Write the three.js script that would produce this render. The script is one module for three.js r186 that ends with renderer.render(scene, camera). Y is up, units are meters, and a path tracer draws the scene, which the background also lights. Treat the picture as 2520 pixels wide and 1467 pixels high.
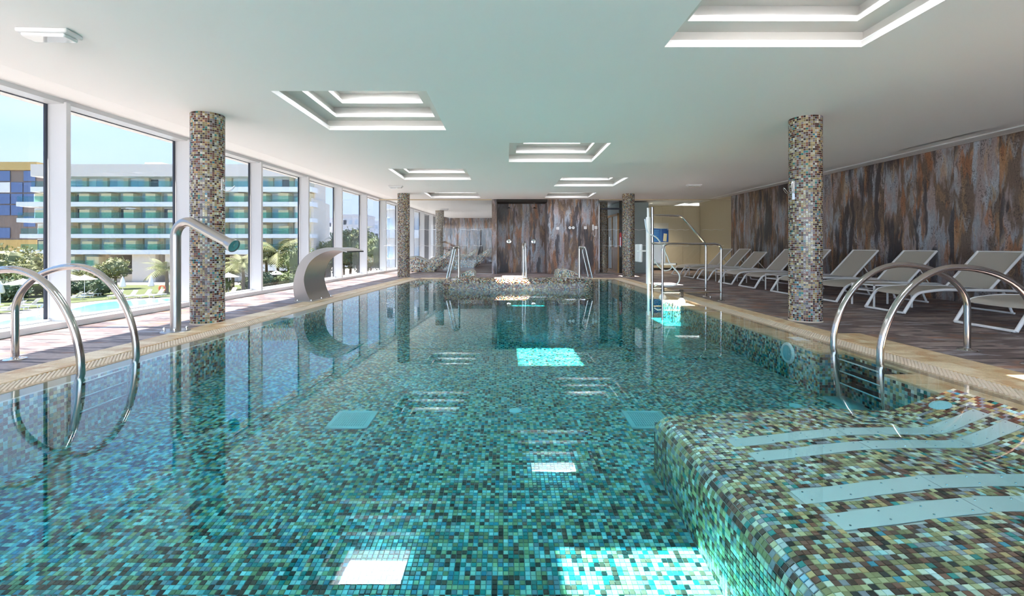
import * as THREE from 'three';
import { RoundedBoxGeometry } from 'three/addons/geometries/RoundedBoxGeometry.js';
import { mergeGeometries, toCreasedNormals } from 'three/addons/utils/BufferGeometryUtils.js';

// ------------------------------------------------------------------ camera, sky, sun, exposure
const scene = new THREE.Scene();
const FOCAL = 1140, EYE = 0.97;
const camera = new THREE.PerspectiveCamera(2 * Math.atan(733.5 / FOCAL) * 180 / Math.PI, 2520 / 1467, 0.05, 900);
camera.position.set(0, EYE, 0);
camera.lookAt(0, EYE, -10);
camera.setViewOffset(2520, 1467, 17, 126.5, 2520, 1467);
camera.updateProjectionMatrix();
camera.updateMatrixWorld(true);

const renderer = new THREE.WebGLRenderer({ antialias: true });
renderer.toneMapping = THREE.LinearToneMapping;
renderer.toneMappingExposure = 10.4;
renderer.shadowMap.enabled = true;

const lerp = (a, b, t) => a + (b - a) * t, clamp = (x, a = 0, b = 1) => Math.min(b, Math.max(a, x));
const smooth = (a, b, x) => { const t = clamp((x - a) / (b - a)); return t * t * (3 - 2 * t); };
function rng(seed) { let s = seed >>> 0; return () => { s = (s + 0x6d2b79f5) | 0; let t = Math.imul(s ^ (s >>> 15), 1 | s); t = (t + Math.imul(t ^ (t >>> 7), 61 | t)) ^ t; return ((t ^ (t >>> 14)) >>> 0) / 4294967296; }; }
function hash2(x, y, s) { let h = (Math.imul(x, 374761393) + Math.imul(y, 668265263) + Math.imul(s, 1442695041)) | 0; h = Math.imul(h ^ (h >>> 13), 1274126177); return ((h ^ (h >>> 16)) >>> 0) / 4294967296; }
// value noise that repeats every px, py cells
function vnoise(x, y, px, py, s) {
  const ix = Math.floor(x), iy = Math.floor(y), fx = x - ix, fy = y - iy, u = fx * fx * (3 - 2 * fx), v = fy * fy * (3 - 2 * fy);
  const m = (a, p) => ((a % p) + p) % p, x0 = m(ix, px), x1 = m(ix + 1, px), y0 = m(iy, py), y1 = m(iy + 1, py);
  return lerp(lerp(hash2(x0, y0, s), hash2(x1, y0, s), u), lerp(hash2(x0, y1, s), hash2(x1, y1, s), u), v);
}
function fbm(u, v, cx, cy, oct, s) { let a = 0, w = 0.5, t = 0; for (let i = 0; i < oct; i++) { a += w * vnoise(u * cx, v * cy, cx, cy, s + i * 17); t += w; w *= 0.5; cx *= 2; cy *= 2; } return a / t; }

const SKY_STOPS = [[0, 0.56, 0.68, 0.84], [6, 0.52, 0.68, 0.93], [14, 0.46, 0.70, 1.12], [30, 0.42, 0.74, 1.32], [90, 0.30, 0.58, 1.20]];
{
  const W = 512, H = 256, data = new Float32Array(W * H * 4);
  for (let r = 0; r < H; r++) {
    const e = (r + 0.5) / H * 180 - 90;
    for (let c = 0; c < W; c++) {
      let col;
      if (e <= 0) col = [0.42, 0.42, 0.40];
      else {
        let k = 0; while (k < SKY_STOPS.length - 2 && e > SKY_STOPS[k + 1][0]) k++;
        const A = SKY_STOPS[k], B = SKY_STOPS[k + 1], t = clamp((e - A[0]) / (B[0] - A[0]));
        col = [1, 2, 3].map((i) => lerp(A[i], B[i], t));
        const cl = smooth(0.52, 0.80, fbm(c / W, (e + 12) / 100, 10, 14, 5, 5)) * 0.55 * smooth(2, 9, e) * (1 - smooth(30, 70, e));
        col = col.map((x, i) => lerp(x, [0.80, 0.88, 1.0][i], cl));
      }
      const o = (r * W + c) * 4; data[o] = col[0]; data[o + 1] = col[1]; data[o + 2] = col[2]; data[o + 3] = 1;
    }
  }
  const t = new THREE.DataTexture(data, W, H, THREE.RGBAFormat, THREE.FloatType);
  t.mapping = THREE.EquirectangularReflectionMapping; t.magFilter = THREE.LinearFilter; t.needsUpdate = true;
  scene.background = t; scene.environment = t;
}
const SUN_SLOPE = 0.62;                                    // metres along +x for each metre down
const sun = new THREE.DirectionalLight(new THREE.Color().setRGB(1.0, 0.945, 0.88), 14);
sun.name = 'sun';
sun.position.set(-SUN_SLOPE * 60, 60, -8); sun.target.position.set(0, 0, -8);
sun.castShadow = true; sun.shadow.radius = 1.2; sun.shadow.mapSize.set(4096, 4096);
Object.assign(sun.shadow.camera, { left: -60, right: 60, top: 60, bottom: -60, near: 1, far: 260 });
scene.add(sun, sun.target);

// ------------------------------------------------------------------ helpers
const taken = new Map();
const numbered = (n) => { const k = taken.get(n) ?? 0; taken.set(n, k + 1); return k ? n + '_' + String(k).padStart(3, '0') : n; };
function tag(o, label, category, group, kind) {
  if (label) o.userData.label = label; if (category) o.userData.category = category;
  if (group) o.userData.group = group; if (kind) o.userData.kind = kind; return o;
}
function thing(name, label, category, [x, y, z] = [0, 0, 0], turn = 0, group, kind) {
  const o = new THREE.Group(); o.name = numbered(name); scene.add(o); o.position.set(x, y, z); o.rotation.y = turn;
  return tag(o, label, category, group, kind);
}
function mesh(name, geo, mat, parent, label) {
  const g = Array.isArray(geo) ? join(geo) : geo;
  const m = new THREE.Mesh(g, mat); m.castShadow = m.receiveShadow = true;
  m.name = parent ? name : numbered(name); (parent ?? scene).add(m); if (label) m.userData.label = label; return m;
}
function struct(name, geo, mat) { const m = mesh(name, geo, mat); m.userData.kind = 'structure'; return m; }
function copy(src, [x, y, z], turn, label, group) {
  const r = src.clone(); r.name = numbered(src.name.replace(/_\d{3}$/, '')); r.userData = { ...src.userData }; scene.add(r);
  r.position.set(x, y, z); r.rotation.y = turn ?? src.rotation.y; if (label) r.userData.label = label; if (group) r.userData.group = group; return r;
}
function join(list) {
  return mergeGeometries(list.map((g) => { const h = g.index ? g.toNonIndexed() : g.clone(); for (const k of Object.keys(h.attributes)) if (!['position', 'normal', 'uv'].includes(k)) h.deleteAttribute(k); if (!h.attributes.uv) h.setAttribute('uv', new THREE.BufferAttribute(new Float32Array(h.attributes.position.count * 2), 2)); return h; }));
}
const at = (g, x, y, z) => g.translate(x, y, z);
// uv in metres by the direction each face points (own axes of the piece); off shifts the pattern
function metreUV(g, ou = 0, ov = 0) {
  const h = g.index ? g.toNonIndexed() : g, p = h.attributes.position, n = h.attributes.normal, uv = new Float32Array(p.count * 2);
  for (let i = 0; i < p.count; i++) {
    const a = Math.abs(n.getX(i)), b = Math.abs(n.getY(i)), c = Math.abs(n.getZ(i)), x = p.getX(i), y = p.getY(i), z = p.getZ(i);
    const [u, v] = b >= a && b >= c ? [x, z] : a >= c ? [z, y] : [x, y];
    uv[i * 2] = u + ou; uv[i * 2 + 1] = v + ov;
  }
  h.setAttribute('uv', new THREE.BufferAttribute(uv, 2)); return h;
}
const box = (x0, x1, y0, y1, z0, z1) => at(new THREE.BoxGeometry(Math.abs(x1 - x0), Math.abs(y1 - y0), Math.abs(z1 - z0)), (x0 + x1) / 2, (y0 + y1) / 2, (z0 + z1) / 2);
const rbox = (x0, x1, y0, y1, z0, z1, r = 0.005, s = 2) => at(new RoundedBoxGeometry(Math.abs(x1 - x0), Math.abs(y1 - y0), Math.abs(z1 - z0), s, r), (x0 + x1) / 2, (y0 + y1) / 2, (z0 + z1) / 2);
const V = (x, y, z) => new THREE.Vector3(x, y, z);
function tube(pts, r, seg = 40, rad = 10, closed = false, tension = 0.5) {
  return new THREE.TubeGeometry(new THREE.CatmullRomCurve3(pts.map((p) => V(...p)), closed, 'catmullrom', tension), seg, r, rad, closed);
}
// straight runs with rounded corners of radius c; round ends
function pipe(pts, r, c = 0.08, rad = 12) {
  const P = pts.map((p) => V(...p)), path = new THREE.CurvePath(); let from = P[0];
  for (let i = 1; i < P.length - 1; i++) {
    const a = P[i - 1].clone().sub(P[i]), b = P[i + 1].clone().sub(P[i]), k = Math.min(c, a.length() / 2, b.length() / 2);
    const s = P[i].clone().addScaledVector(a.normalize(), k), e = P[i].clone().addScaledVector(b.normalize(), k);
    path.add(new THREE.LineCurve3(from, s)); path.add(new THREE.QuadraticBezierCurve3(s, P[i].clone(), e)); from = e;
  }
  path.add(new THREE.LineCurve3(from, P[P.length - 1]));
  // sample by curve so that bends get the segments
  const list = []; path.curves.forEach((cv, i) => { const n = cv.isLineCurve3 ? 2 : 8; for (let k = i ? 1 : 0; k <= n; k++) list.push(cv.getPoint(k / n)); });
  return sweep(list, r, rad);
}
function sweep(list, r, rad = 12) {
  const pos = [], nor = [], uv = [], idx = []; let N = null, len = 0;
  const rr = typeof r === 'function' ? r : () => r;
  list.forEach((p, i) => {
    const T = (list[Math.min(i + 1, list.length - 1)]).clone().sub(list[Math.max(i - 1, 0)]).normalize();
    if (!N) N = Math.abs(T.y) < 0.9 ? V(0, 1, 0) : V(1, 0, 0);
    N = N.clone().addScaledVector(T, -N.dot(T)).normalize(); const B = T.clone().cross(N);
    if (i) len += p.distanceTo(list[i - 1]);
    for (let k = 0; k <= rad; k++) { const a = k / rad * 2 * Math.PI, d = N.clone().multiplyScalar(Math.cos(a)).addScaledVector(B, Math.sin(a)), q = rr(i / (list.length - 1)); pos.push(p.x + d.x * q, p.y + d.y * q, p.z + d.z * q); nor.push(d.x, d.y, d.z); uv.push(k / rad, len); }
  });
  const w = rad + 1;
  for (let i = 0; i < list.length - 1; i++) for (let k = 0; k < rad; k++) { const a = i * w + k; idx.push(a, a + 1, a + w, a + 1, a + w + 1, a + w); }
  for (const [i, s] of [[0, -1], [list.length - 1, 1]]) {
    const T = (s > 0 ? list[i].clone().sub(list[i - 1]) : list[1].clone().sub(list[0])).normalize().multiplyScalar(s), b = pos.length / 3;
    pos.push(list[i].x, list[i].y, list[i].z); nor.push(T.x, T.y, T.z); uv.push(0, 0);
    for (let k = 0; k <= rad; k++) { const a = (i * w + k) * 3; pos.push(pos[a], pos[a + 1], pos[a + 2]); nor.push(T.x, T.y, T.z); uv.push(0, 0); }
    for (let k = 0; k < rad; k++) s > 0 ? idx.push(b, b + 1 + k, b + 2 + k) : idx.push(b, b + 2 + k, b + 1 + k);
  }
  const g = new THREE.BufferGeometry(); g.setAttribute('position', new THREE.Float32BufferAttribute(pos, 3)); g.setAttribute('normal', new THREE.Float32BufferAttribute(nor, 3)); g.setAttribute('uv', new THREE.Float32BufferAttribute(uv, 2)); g.setIndex(idx); return g;
}
const rod = (a, b, r, rad = 10) => sweep([V(...a), V(...b)], r, rad);
const lathe = (pts, seg = 28) => new THREE.LatheGeometry(pts.map((p) => new THREE.Vector2(p[0], p[1])), seg);
function shape(pts) { const s = new THREE.Shape(); pts.forEach((p, i) => (i ? s.lineTo(p[0], p[1]) : s.moveTo(p[0], p[1]))); return s; }
// outline in x, y pushed along z
function prism(pts, z0, z1, bevel = 0, crease = 0.5) {
  const g = new THREE.ExtrudeGeometry(shape(pts), { depth: z1 - z0 - 2 * bevel, bevelEnabled: bevel > 0, bevelThickness: bevel, bevelSize: bevel, bevelOffset: -bevel, bevelSegments: 2, curveSegments: 8 });
  return toCreasedNormals(at(g, 0, 0, z0 + bevel), crease);
}
// outline in x, depth (a plan) raised from y0 to y1
function plan(pts, y0, y1, holes = []) {
  const s = shape(pts.map(([x, d]) => [x, d])); holes.forEach((h) => s.holes.push(new THREE.Path(h.map(([x, d]) => new THREE.Vector2(x, d)))));
  const g = new THREE.ExtrudeGeometry(s, { depth: y1 - y0, bevelEnabled: false }); g.rotateX(-Math.PI / 2); return at(g, 0, y0, 0);
}
const spline = (pts, n) => { const c = new THREE.CatmullRomCurve3(pts.map((p) => V(p[0], p[1], 0))); return c.getSpacedPoints(n).map((p) => [p.x, p.y]); };

const mat = (rgb, o = {}) => new THREE.MeshPhysicalMaterial({ color: new THREE.Color().setRGB(...rgb), roughness: 0.6, ...o });
function dataTex(W, H, fn, srgb = true) {
  const d = new Uint8Array(W * H * 4);
  for (let y = 0; y < H; y++) for (let x = 0; x < W; x++) { const c = fn((x + 0.5) / W, (y + 0.5) / H, x, y), o = (y * W + x) * 4; d[o] = clamp(c[0], 0, 255); d[o + 1] = clamp(c[1], 0, 255); d[o + 2] = clamp(c[2], 0, 255); d[o + 3] = 255; }
  const t = new THREE.DataTexture(d, W, H); t.wrapS = t.wrapT = THREE.RepeatWrapping; t.magFilter = THREE.LinearFilter; t.minFilter = THREE.LinearMipmapLinearFilter; t.generateMipmaps = true;
  if (srgb) t.colorSpace = THREE.SRGBColorSpace; t.needsUpdate = true; return t;
}
const repeated = (t, u, v) => { const c = t.clone(); c.repeat.set(1 / u, 1 / v); c.needsUpdate = true; return c; };
const mix3 = (a, b, t) => [lerp(a[0], b[0], t), lerp(a[1], b[1], t), lerp(a[2], b[2], t)];

// the glass side runs a little askew: X0 is the value at a depth of 5 m
const SKEW = 0.068, LX = (X0, d) => X0 + SKEW * (d - 5), SKEW_A = Math.atan(SKEW);
const CEIL = 2.65, WATER = -0.012, FAR = 16.4, FACADE = -5.30;
const floorY = (d) => -0.37 - 0.35 * Math.exp(-(Math.max(d, 0.6) - 1.4) / 2.2);

// ------------------------------------------------------------------ materials
const rustTex = (() => {   // four large panels of corroded-metal print side by side, 2.88 m x 2.65 m
  const W = 2048, H = 2048, P = 4;
  const steel = [134, 138, 148], mauve = [140, 128, 128], brown = [94, 78, 68], dark = [50, 49, 54], rust = [156, 98, 62], ochre = [160, 130, 92], blue = [160, 176, 192];
  return dataTex(W, H, (u, v) => {
    const k = Math.floor(u * P), s = 100 + k * 31, a0 = u * P - k;
    const warp = fbm(a0, v, 5, 9, 3, s + 2) - 0.5, a = a0 + warp * 0.16, vv = v + (fbm(a0, v, 16, 5, 3, s + 5) - 0.5) * 0.16;
    const big = fbm(a, vv, 3, 4, 5, s), mid = fbm(a, vv, 5, 6, 5, s + 7), run = fbm(a, vv, 11, 3, 4, s + 3), spot = fbm(a, vv, 14, 20, 4, s + 11), fine = fbm(u, v, 300, 220, 2, 9), grain = fbm(u, v, 512, 60, 2, 15);
    let c = mix3(steel, mauve, smooth(0.40, 0.62, mid));
    c = mix3(c, brown, smooth(0.42, 0.58, big + (run - 0.5) * 0.35) * 0.9);
    c = mix3(c, blue, smooth(0.58, 0.70, fbm(a, vv, 4, 5, 5, s + 13) + (spot - 0.5) * 0.25) * 0.45);
    c = mix3(c, rust, smooth(0.60, 0.72, fbm(a, vv, 5, 5, 5, s + 17) + (run - 0.5) * 0.25) * 0.55);
    c = mix3(c, ochre, smooth(0.62, 0.72, fbm(a, vv, 8, 6, 4, s + 37)) * 0.4);
    c = mix3(c, dark, smooth(0.54, 0.66, fbm(a, vv, 4, 2, 5, s + 23) + (run - 0.5) * 0.3) * 0.78);
    const pit = fbm(u, v, 190, 130, 4, 41) * 0.75 + fbm(a, vv, 6, 7, 4, s + 29) * 0.42;
    c = mix3(c, [40, 33, 32], smooth(0.71, 0.78, pit) * 0.4);
    const f = 0.94 + 0.20 * fine + 0.26 * grain; return c.map((x) => x * f);
  });
})();
const deckTex = dataTex(1024, 1024, (u, v) => {
  const w = (fbm(u, v, 6, 14, 3, 299) - 0.5) * 0.05, streak = fbm(u, v + w, 4, 30, 5, 301), broad = fbm(u, v + w, 3, 9, 4, 307), fine = fbm(u, v, 40, 256, 3, 311), patch = fbm(u, v + w, 4, 10, 5, 317), grey = fbm(u, v + w, 4, 14, 5, 331);
  let c = mix3([92, 80, 78], [136, 122, 117], smooth(0.38, 0.62, broad));
  c = mix3(c, [52, 45, 48], smooth(0.54, 0.66, streak) * 0.8);
  c = mix3(c, [158, 108, 78], smooth(0.58, 0.70, patch + (streak - 0.5) * 0.3) * 0.55);
  c = mix3(c, [150, 152, 162], smooth(0.57, 0.70, grey) * 0.65);
  return c.map((x) => x * (1.0 + 0.40 * fine));
});
const stoneTex = dataTex(512, 512, (u, v) => {
  const a = fbm(u, v, 3, 9, 5, 401), b = fbm(u, v, 6, 6, 4, 405), f = fbm(u, v, 128, 128, 2, 409);
  let c = mix3([206, 180, 138], [226, 208, 174], smooth(0.35, 0.65, a)); c = mix3(c, [186, 138, 88], smooth(0.60, 0.74, b) * 0.55);
  return c.map((x) => x * (0.93 + 0.14 * f));
});
const rippleTex = dataTex(1024, 1024, (u, v) => { const h = 255 * (0.55 * fbm(u, v, 14, 14, 3, 501) + 0.45 * fbm(u + 0.31, v + 0.17, 34, 20, 3, 507)); return [h, h, h]; }, false);
const grainTex = dataTex(256, 256, (u, v, x, y) => { const h = 255 * hash2(x, y, 77); return [h, h, h]; }, false);
const weaveTex = dataTex(128, 128, (u, v, x, y) => { const h = 120 + 70 * Math.sin(u * 2 * Math.PI * 16) * Math.sin(v * 2 * Math.PI * 16) + 40 * hash2(x, y, 5); return [h, h, h]; }, false);
const woodTex = dataTex(512, 512, (u, v) => { const g = fbm(u, v, 36, 2, 4, 601), f = fbm(u, v, 120, 6, 2, 607); const c = mix3([196, 140, 84], [224, 174, 112], g); return c.map((x) => x * (0.88 + 0.24 * f)); });
const brushTex = dataTex(256, 256, (u, v) => { const h = 255 * fbm(u, v, 4, 128, 2, 701); return [h, h, h]; }, false);

const M = {
  paint: mat([0.91, 0.90, 0.885], { roughness: 0.92, bumpMap: repeated(grainTex, 0.4, 0.4), bumpScale: 0.00007 }),
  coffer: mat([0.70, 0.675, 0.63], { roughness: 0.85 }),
  frame: mat([0.66, 0.67, 0.685], { roughness: 0.42 }),
  gasket: mat([0.035, 0.045, 0.07], { roughness: 0.5 }),
  glass: mat([0.375, 0.376, 0.378], { roughness: 0, transmission: 1, ior: 1.5, specularIntensity: 0.8 }),
  clearGlass: mat([0.97, 0.985, 0.98], { roughness: 0, transmission: 1, ior: 1.5, specularIntensity: 0.4 }),
  skyPane: mat([0.96, 0.955, 0.95], { roughness: 0.72, transmission: 1, ior: 1.3 }),
  rust: mat([1, 1, 1], { map: repeated(rustTex, 2.88, 2.65), roughness: 0.42 }),
  rustJoint: mat([0.03, 0.028, 0.027], { roughness: 0.8 }),
  deck: mat([1, 1, 1], { map: repeated(deckTex, 1.6, 1.6), roughness: 0.5, bumpMap: repeated(deckTex, 1.6, 1.6), bumpScale: 0.0012 }),
  deckGrout: mat([0.10, 0.085, 0.08], { roughness: 0.9 }),
  stone: mat([1, 1, 1], { map: repeated(stoneTex, 0.8, 0.8), roughness: 0.45, bumpMap: repeated(stoneTex, 0.8, 0.8), bumpScale: 0.0008 }),
  stonePale: mat([0.66, 0.56, 0.42], { roughness: 0.5 }),
  stoneGrate: mat([0.46, 0.36, 0.25], { roughness: 0.7 }),
  grout: mat([0.58, 0.57, 0.54], { roughness: 0.8 }),
  steel: mat([0.52, 0.50, 0.475], { metalness: 1, roughness: 0.13 }),
  brushed: mat([0.47, 0.455, 0.43], { metalness: 1, roughness: 0.30, bumpMap: repeated(brushTex, 0.5, 0.5), bumpScale: 0.0001 }),
  plate: mat([0.74, 0.78, 0.76], { metalness: 0.35, roughness: 0.35 }),
  chrome: mat([0.8, 0.8, 0.8], { metalness: 1, roughness: 0.06 }),
  white: mat([0.80, 0.80, 0.80], { roughness: 0.4 }),
  whitePlastic: mat([0.85, 0.85, 0.84], { roughness: 0.3 }),
  black: mat([0.02, 0.02, 0.022], { roughness: 0.5 }),
  sling: mat([0.50, 0.465, 0.41], { roughness: 0.85, bumpMap: repeated(weaveTex, 0.06, 0.06), bumpScale: 0.0008 }),
  shell: mat([0.5, 0.5, 0.48], { roughness: 0.9 }),
  beige: mat([0.58, 0.50, 0.36], { roughness: 0.7 }),
  wood: mat([1, 1, 1], { map: repeated(woodTex, 0.9, 0.9), roughness: 0.5 }),
  darkGlass: mat([0.05, 0.035, 0.025], { roughness: 0.06 }),
  red: mat([0.55, 0.02, 0.03], { roughness: 0.35 }),
  lens: mat([0.10, 0.30, 0.30], { roughness: 0.08, clearcoat: 1 }),
  aqua: mat([0.30, 0.62, 0.68], { roughness: 0.25 }),
  hose: mat([0.66, 0.76, 0.82], { roughness: 0.3 }),
};

// ------------------------------------------------------------------ mosaic
// glass mosaic colours in dry air, with how often each turns up
const PALETTE = [[[0.11, 0.046, 0.032], 12], [[0.24, 0.088, 0.058], 12], [[0.035, 0.028, 0.026], 6], [[0.38, 0.30, 0.14], 15], [[0.62, 0.51, 0.26], 11], [[0.74, 0.69, 0.53], 15], [[0.37, 0.33, 0.36], 12], [[0.70, 0.42, 0.19], 4], [[0.04, 0.27, 0.25], 7], [[0.44, 0.65, 0.63], 9], [[0.07, 0.29, 0.40], 4], [[0.82, 0.82, 0.77], 6]];
const FLOOR_MIX = PALETTE.map(([c, w], i) => [c, w * [0.8, 0.7, 1.3, 1, 0.8, 0.9, 0.6, 0.6, 2.2, 1.7, 2.0, 0.8][i]]);     // more sea colours on the pool floor
const BENCH_MIX = PALETTE.map(([c, w], i) => [c, w * [1.2, 1.5, 0.8, 1.5, 1.2, 0.8, 1.4, 1.3, 0.5, 0.35, 0.5, 0.5][i]]);   // warmer on the bench
const COLUMN_MIX = PALETTE.map(([c, w], i) => [c.map((x) => x * 0.66), w * [1.5, 1.3, 1.5, 1.4, 1.0, 0.7, 1.9, 1, 0.45, 0.3, 0.5, 0.5][i]]);   // browner and darker on the columns
function pickTile(r, pal) { let k = r() * pal.reduce((a, p) => a + p[1], 0), i = 0; while (i < pal.length - 1 && (k -= pal[i][1]) > 0) i++; return i; }
const tileMat = mat([1, 1, 1], { roughness: 0.16 });
const tileMatCache = new Map();
function tileMats(pal, c, step) { const key = pal[c][0].join() + step; if (!tileMatCache.has(key)) tileMatCache.set(key, mat(pal[c][0].map((x) => x * (0.84 + 0.16 * step)), { roughness: 0.16 })); return tileMatCache.get(key); }
const tileGeo = (() => {   // one piece 1 x 1 with a pillowed rim, standing from 0 to 1
  const i = 0.41, o = 0.5, m = 0.475, pos = [], push = (a, b, c, d) => pos.push(...a, ...b, ...c, ...a, ...c, ...d);
  const ring = (s, y) => [[-s, y, -s], [-s, y, s], [s, y, s], [s, y, -s]], R = [ring(o, 0), ring(m, 0.8), ring(i, 1)];
  for (let k = 0; k < 2; k++) for (let j = 0; j < 4; j++) { const n = (j + 1) % 4; push(R[k][j], R[k][n], R[k + 1][n], R[k + 1][j]); }
  push(R[2][0], R[2][1], R[2][2], R[2][3]);
  const g = new THREE.BufferGeometry(); g.setAttribute('position', new THREE.Float32BufferAttribute(pos, 3)); g.computeVertexNormals();
  g.setAttribute('uv', new THREE.Float32BufferAttribute(new Float32Array(pos.length / 3 * 2), 2)); return g;
})();
const PITCH = 0.0264, TILE = 0.0243, TILE_H = 0.0042;
// pieces: [{p, n, t, rank}] ; the `most` pieces of highest rank become parts of their own, the rest one part of many pieces
function mosaic(parent, pieces, seed, most = 0, size = TILE, pal = PALETTE) {
  const r = rng(seed), X = V(), Z = V(), m4 = new THREE.Matrix4(), col = new THREE.Color(), sc = V();
  const own = new Set(most ? pieces.map((p, i) => [p.rank ?? -1, i]).filter((a) => a[0] > 0).sort((a, b) => b[0] - a[0]).slice(0, most).map((a) => a[1]) : []);
  const inst = new THREE.InstancedMesh(tileGeo, tileMat, pieces.length - own.size); let k = 0;
  pieces.forEach((q, i) => {
    const c = pickTile(r, pal), w = 0.78 + 0.44 * r(), tilt = 0.022;
    const n = q.n.clone().add(V((r() - 0.5) * tilt, (r() - 0.5) * tilt, (r() - 0.5) * tilt)).normalize();
    X.copy(q.t).addScaledVector(n, -q.t.dot(n)).normalize(); Z.copy(X).cross(n);
    m4.makeBasis(X, n, Z).setPosition(q.p); m4.scale(sc.set(q.sx ?? size, TILE_H, q.sy ?? size));
    if (own.has(i)) { const t = mesh('tile', tileGeo, tileMats(pal, c, Math.floor(r() * 3)), parent); m4.decompose(t.position, t.quaternion, t.scale); } else { inst.setMatrixAt(k, m4); inst.setColorAt(k, col.setRGB(...pal[c][0].map((x) => x * w))); k++; }
  });
  inst.name = 'mosaic_tile'; inst.castShadow = inst.receiveShadow = true; inst.userData.kind = 'stuff'; parent.add(inst); return inst;
}
// pieces along a curve (pts in x, y, with the depth running along z); walk = open outline
function skin(pts, d0, d1, side = 1, rank) {
  const c = []; let L = 0; const seg = [];
  for (let i = 1; i < pts.length; i++) { const l = Math.hypot(pts[i][0] - pts[i - 1][0], pts[i][1] - pts[i - 1][1]); seg.push([L, l, i]); L += l; }
  const nu = Math.max(1, Math.round(L / PITCH)), nv = Math.max(1, Math.round((d1 - d0) / PITCH));
  let s = 0;
  for (let a = 0; a < nu; a++) {
    const l = (a + 0.5) / nu * L; while (s < seg.length - 1 && l > seg[s][0] + seg[s][1]) s++;
    const [l0, ll, i] = seg[s], t = (l - l0) / ll, x = lerp(pts[i - 1][0], pts[i][0], t), y = lerp(pts[i - 1][1], pts[i][1], t);
    const tx = (pts[i][0] - pts[i - 1][0]) / ll, ty = (pts[i][1] - pts[i - 1][1]) / ll;
    for (let b = 0; b < nv; b++) { const d = lerp(d0, d1, (b + 0.5) / nv); const q = { p: V(x, y, -d), n: V(-ty * side, tx * side, 0), t: V(tx, ty, 0) }; if (rank) q.rank = rank(x, y, d); c.push(q); }
  }
  return c;
}
const inFrame = (x, y, d) => { const u = 1243 + FOCAL * x / d, v = 607 - FOCAL * (y - EYE) / d; return u > 5 && u < 2515 && v < 1462 && v > 0; };

// ------------------------------------------------------------------ the shell of the hall
const SKYLIGHTS = [   // x0, x1, d0, d1 of each opening in the ceiling
  [-2.53, -0.85, 1.12, 2.80], [-2.53, -0.85, 5.0, 6.68], [-2.53, -0.85, 10.0, 11.65], [-2.53, -0.85, 14.4, 15.95],
  [1.34, 3.0, 2.22, 3.90], [0.07, 1.72, 7.5, 9.2], [1.36, 3.0, 11.25, 12.9], [1.36, 2.85, 14.45, 15.95]];
const BACK = -8.0, END = 27.2;
struct('ceiling', plan([[LX(-4.6, BACK), BACK], [6.92, BACK], [6.92, END], [LX(-4.6, END), END]], CEIL, CEIL + 0.06, SKYLIGHTS.map(([a, b, c, d]) => [[a, c], [b, c], [b, d], [a, d]])), M.paint);
{ // the raised slot along the panelled wall and the white trim in it
  struct('ceiling_slot', [box(6.90, 8.2, 2.76, 2.84, -END, -BACK), box(6.88, 6.92, CEIL, 2.84, -END, -BACK)], M.paint);
  struct('trim_1', rbox(7.6, 7.83, 2.738, 2.76, -END, -BACK, 0.004), M.white);
  // sloping strip of ceiling that climbs to the window heads
  const g = prism([[-4.6, CEIL], [-4.6, CEIL + 0.08], [-5.75, CEIL + 0.3], [-5.75, 2.735], [-5.26, 2.735]].map(([x, y]) => [x - FACADE, y]).reverse(), -END * 1.003, -BACK * 1.003);
  const s = struct('ceiling_window_strip', g, M.paint); s.position.set(LX(FACADE, 0), 0, 0); s.rotation.y = -SKEW_A;
  const e = struct('added_sun_eave', box(-0.68, -0.2, 2.76, 3.0, -END * 1.003, -BACK * 1.003), M.paint); e.position.copy(s.position); e.rotation.copy(s.rotation);  // unseen eave added outside to narrow the sun strip on the deck
}
// coffered skylights: three rings that step inwards, each with a bright lip, and a diffusing pane
const SKY_LABELS = ['coffered skylight over the pool in front of the water jet pipe', 'stepped skylight above the pool between the jet pipe and the curved water blade', 'stepped skylight above the raised mosaic rim on the window side', 'stepped skylight just before the glass relaxation room', 'large stepped skylight over the submerged massage bench', 'stepped skylight over the middle of the pool above the sunlit floor patch', 'stepped skylight between the raised mosaic rim and the pool lift', 'stepped skylight just before the rust wall with the two clocks'];
SKYLIGHTS.forEach(([x0, x1, d0, d1], k) => {
  const cx = (x0 + x1) / 2, cd = (d0 + d1) / 2, o = thing('skylight', SKY_LABELS[k], 'skylight', [cx, CEIL, -cd], 0, 'stepped skylights in the white ceiling');
  let a = (x1 - x0) / 2, b = (d1 - d0) / 2, y = 0;
  const ring = (ax, bz, y0, y1, t) => [box(-ax - t, -ax, y0, y1, -bz - t, bz + t), box(ax, ax + t, y0, y1, -bz - t, bz + t), box(-ax, ax, y0, y1, -bz - t, -bz), box(-ax, ax, y0, y1, bz, bz + t)];
  for (let i = 0; i < 3; i++) {
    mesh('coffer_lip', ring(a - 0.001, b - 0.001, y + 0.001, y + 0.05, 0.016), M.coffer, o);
    const s = a + 0.05, q = b + 0.05, na = a - 0.14, nb = b - 0.14, parts = [...ring(s, q, y + 0.035, y + 0.165, 0.02)];
    parts.push(...ring(a + 0.012, b + 0.012, y + 0.032, y + 0.042, 0.06));                      // ledge behind the lip
    parts.push(...ring(na, nb, y + 0.15, y + 0.165, 0.22));                                      // soffit to the next ring
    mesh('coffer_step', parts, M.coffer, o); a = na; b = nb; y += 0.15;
  }
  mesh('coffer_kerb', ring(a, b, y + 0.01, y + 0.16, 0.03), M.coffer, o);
  mesh('pane', new THREE.PlaneGeometry(2 * a + 0.06, 2 * b + 0.06).rotateX(Math.PI / 2).translate(0, y + 0.15, 0), M.skyPane, o, 'milky daylight pane');
});
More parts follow.
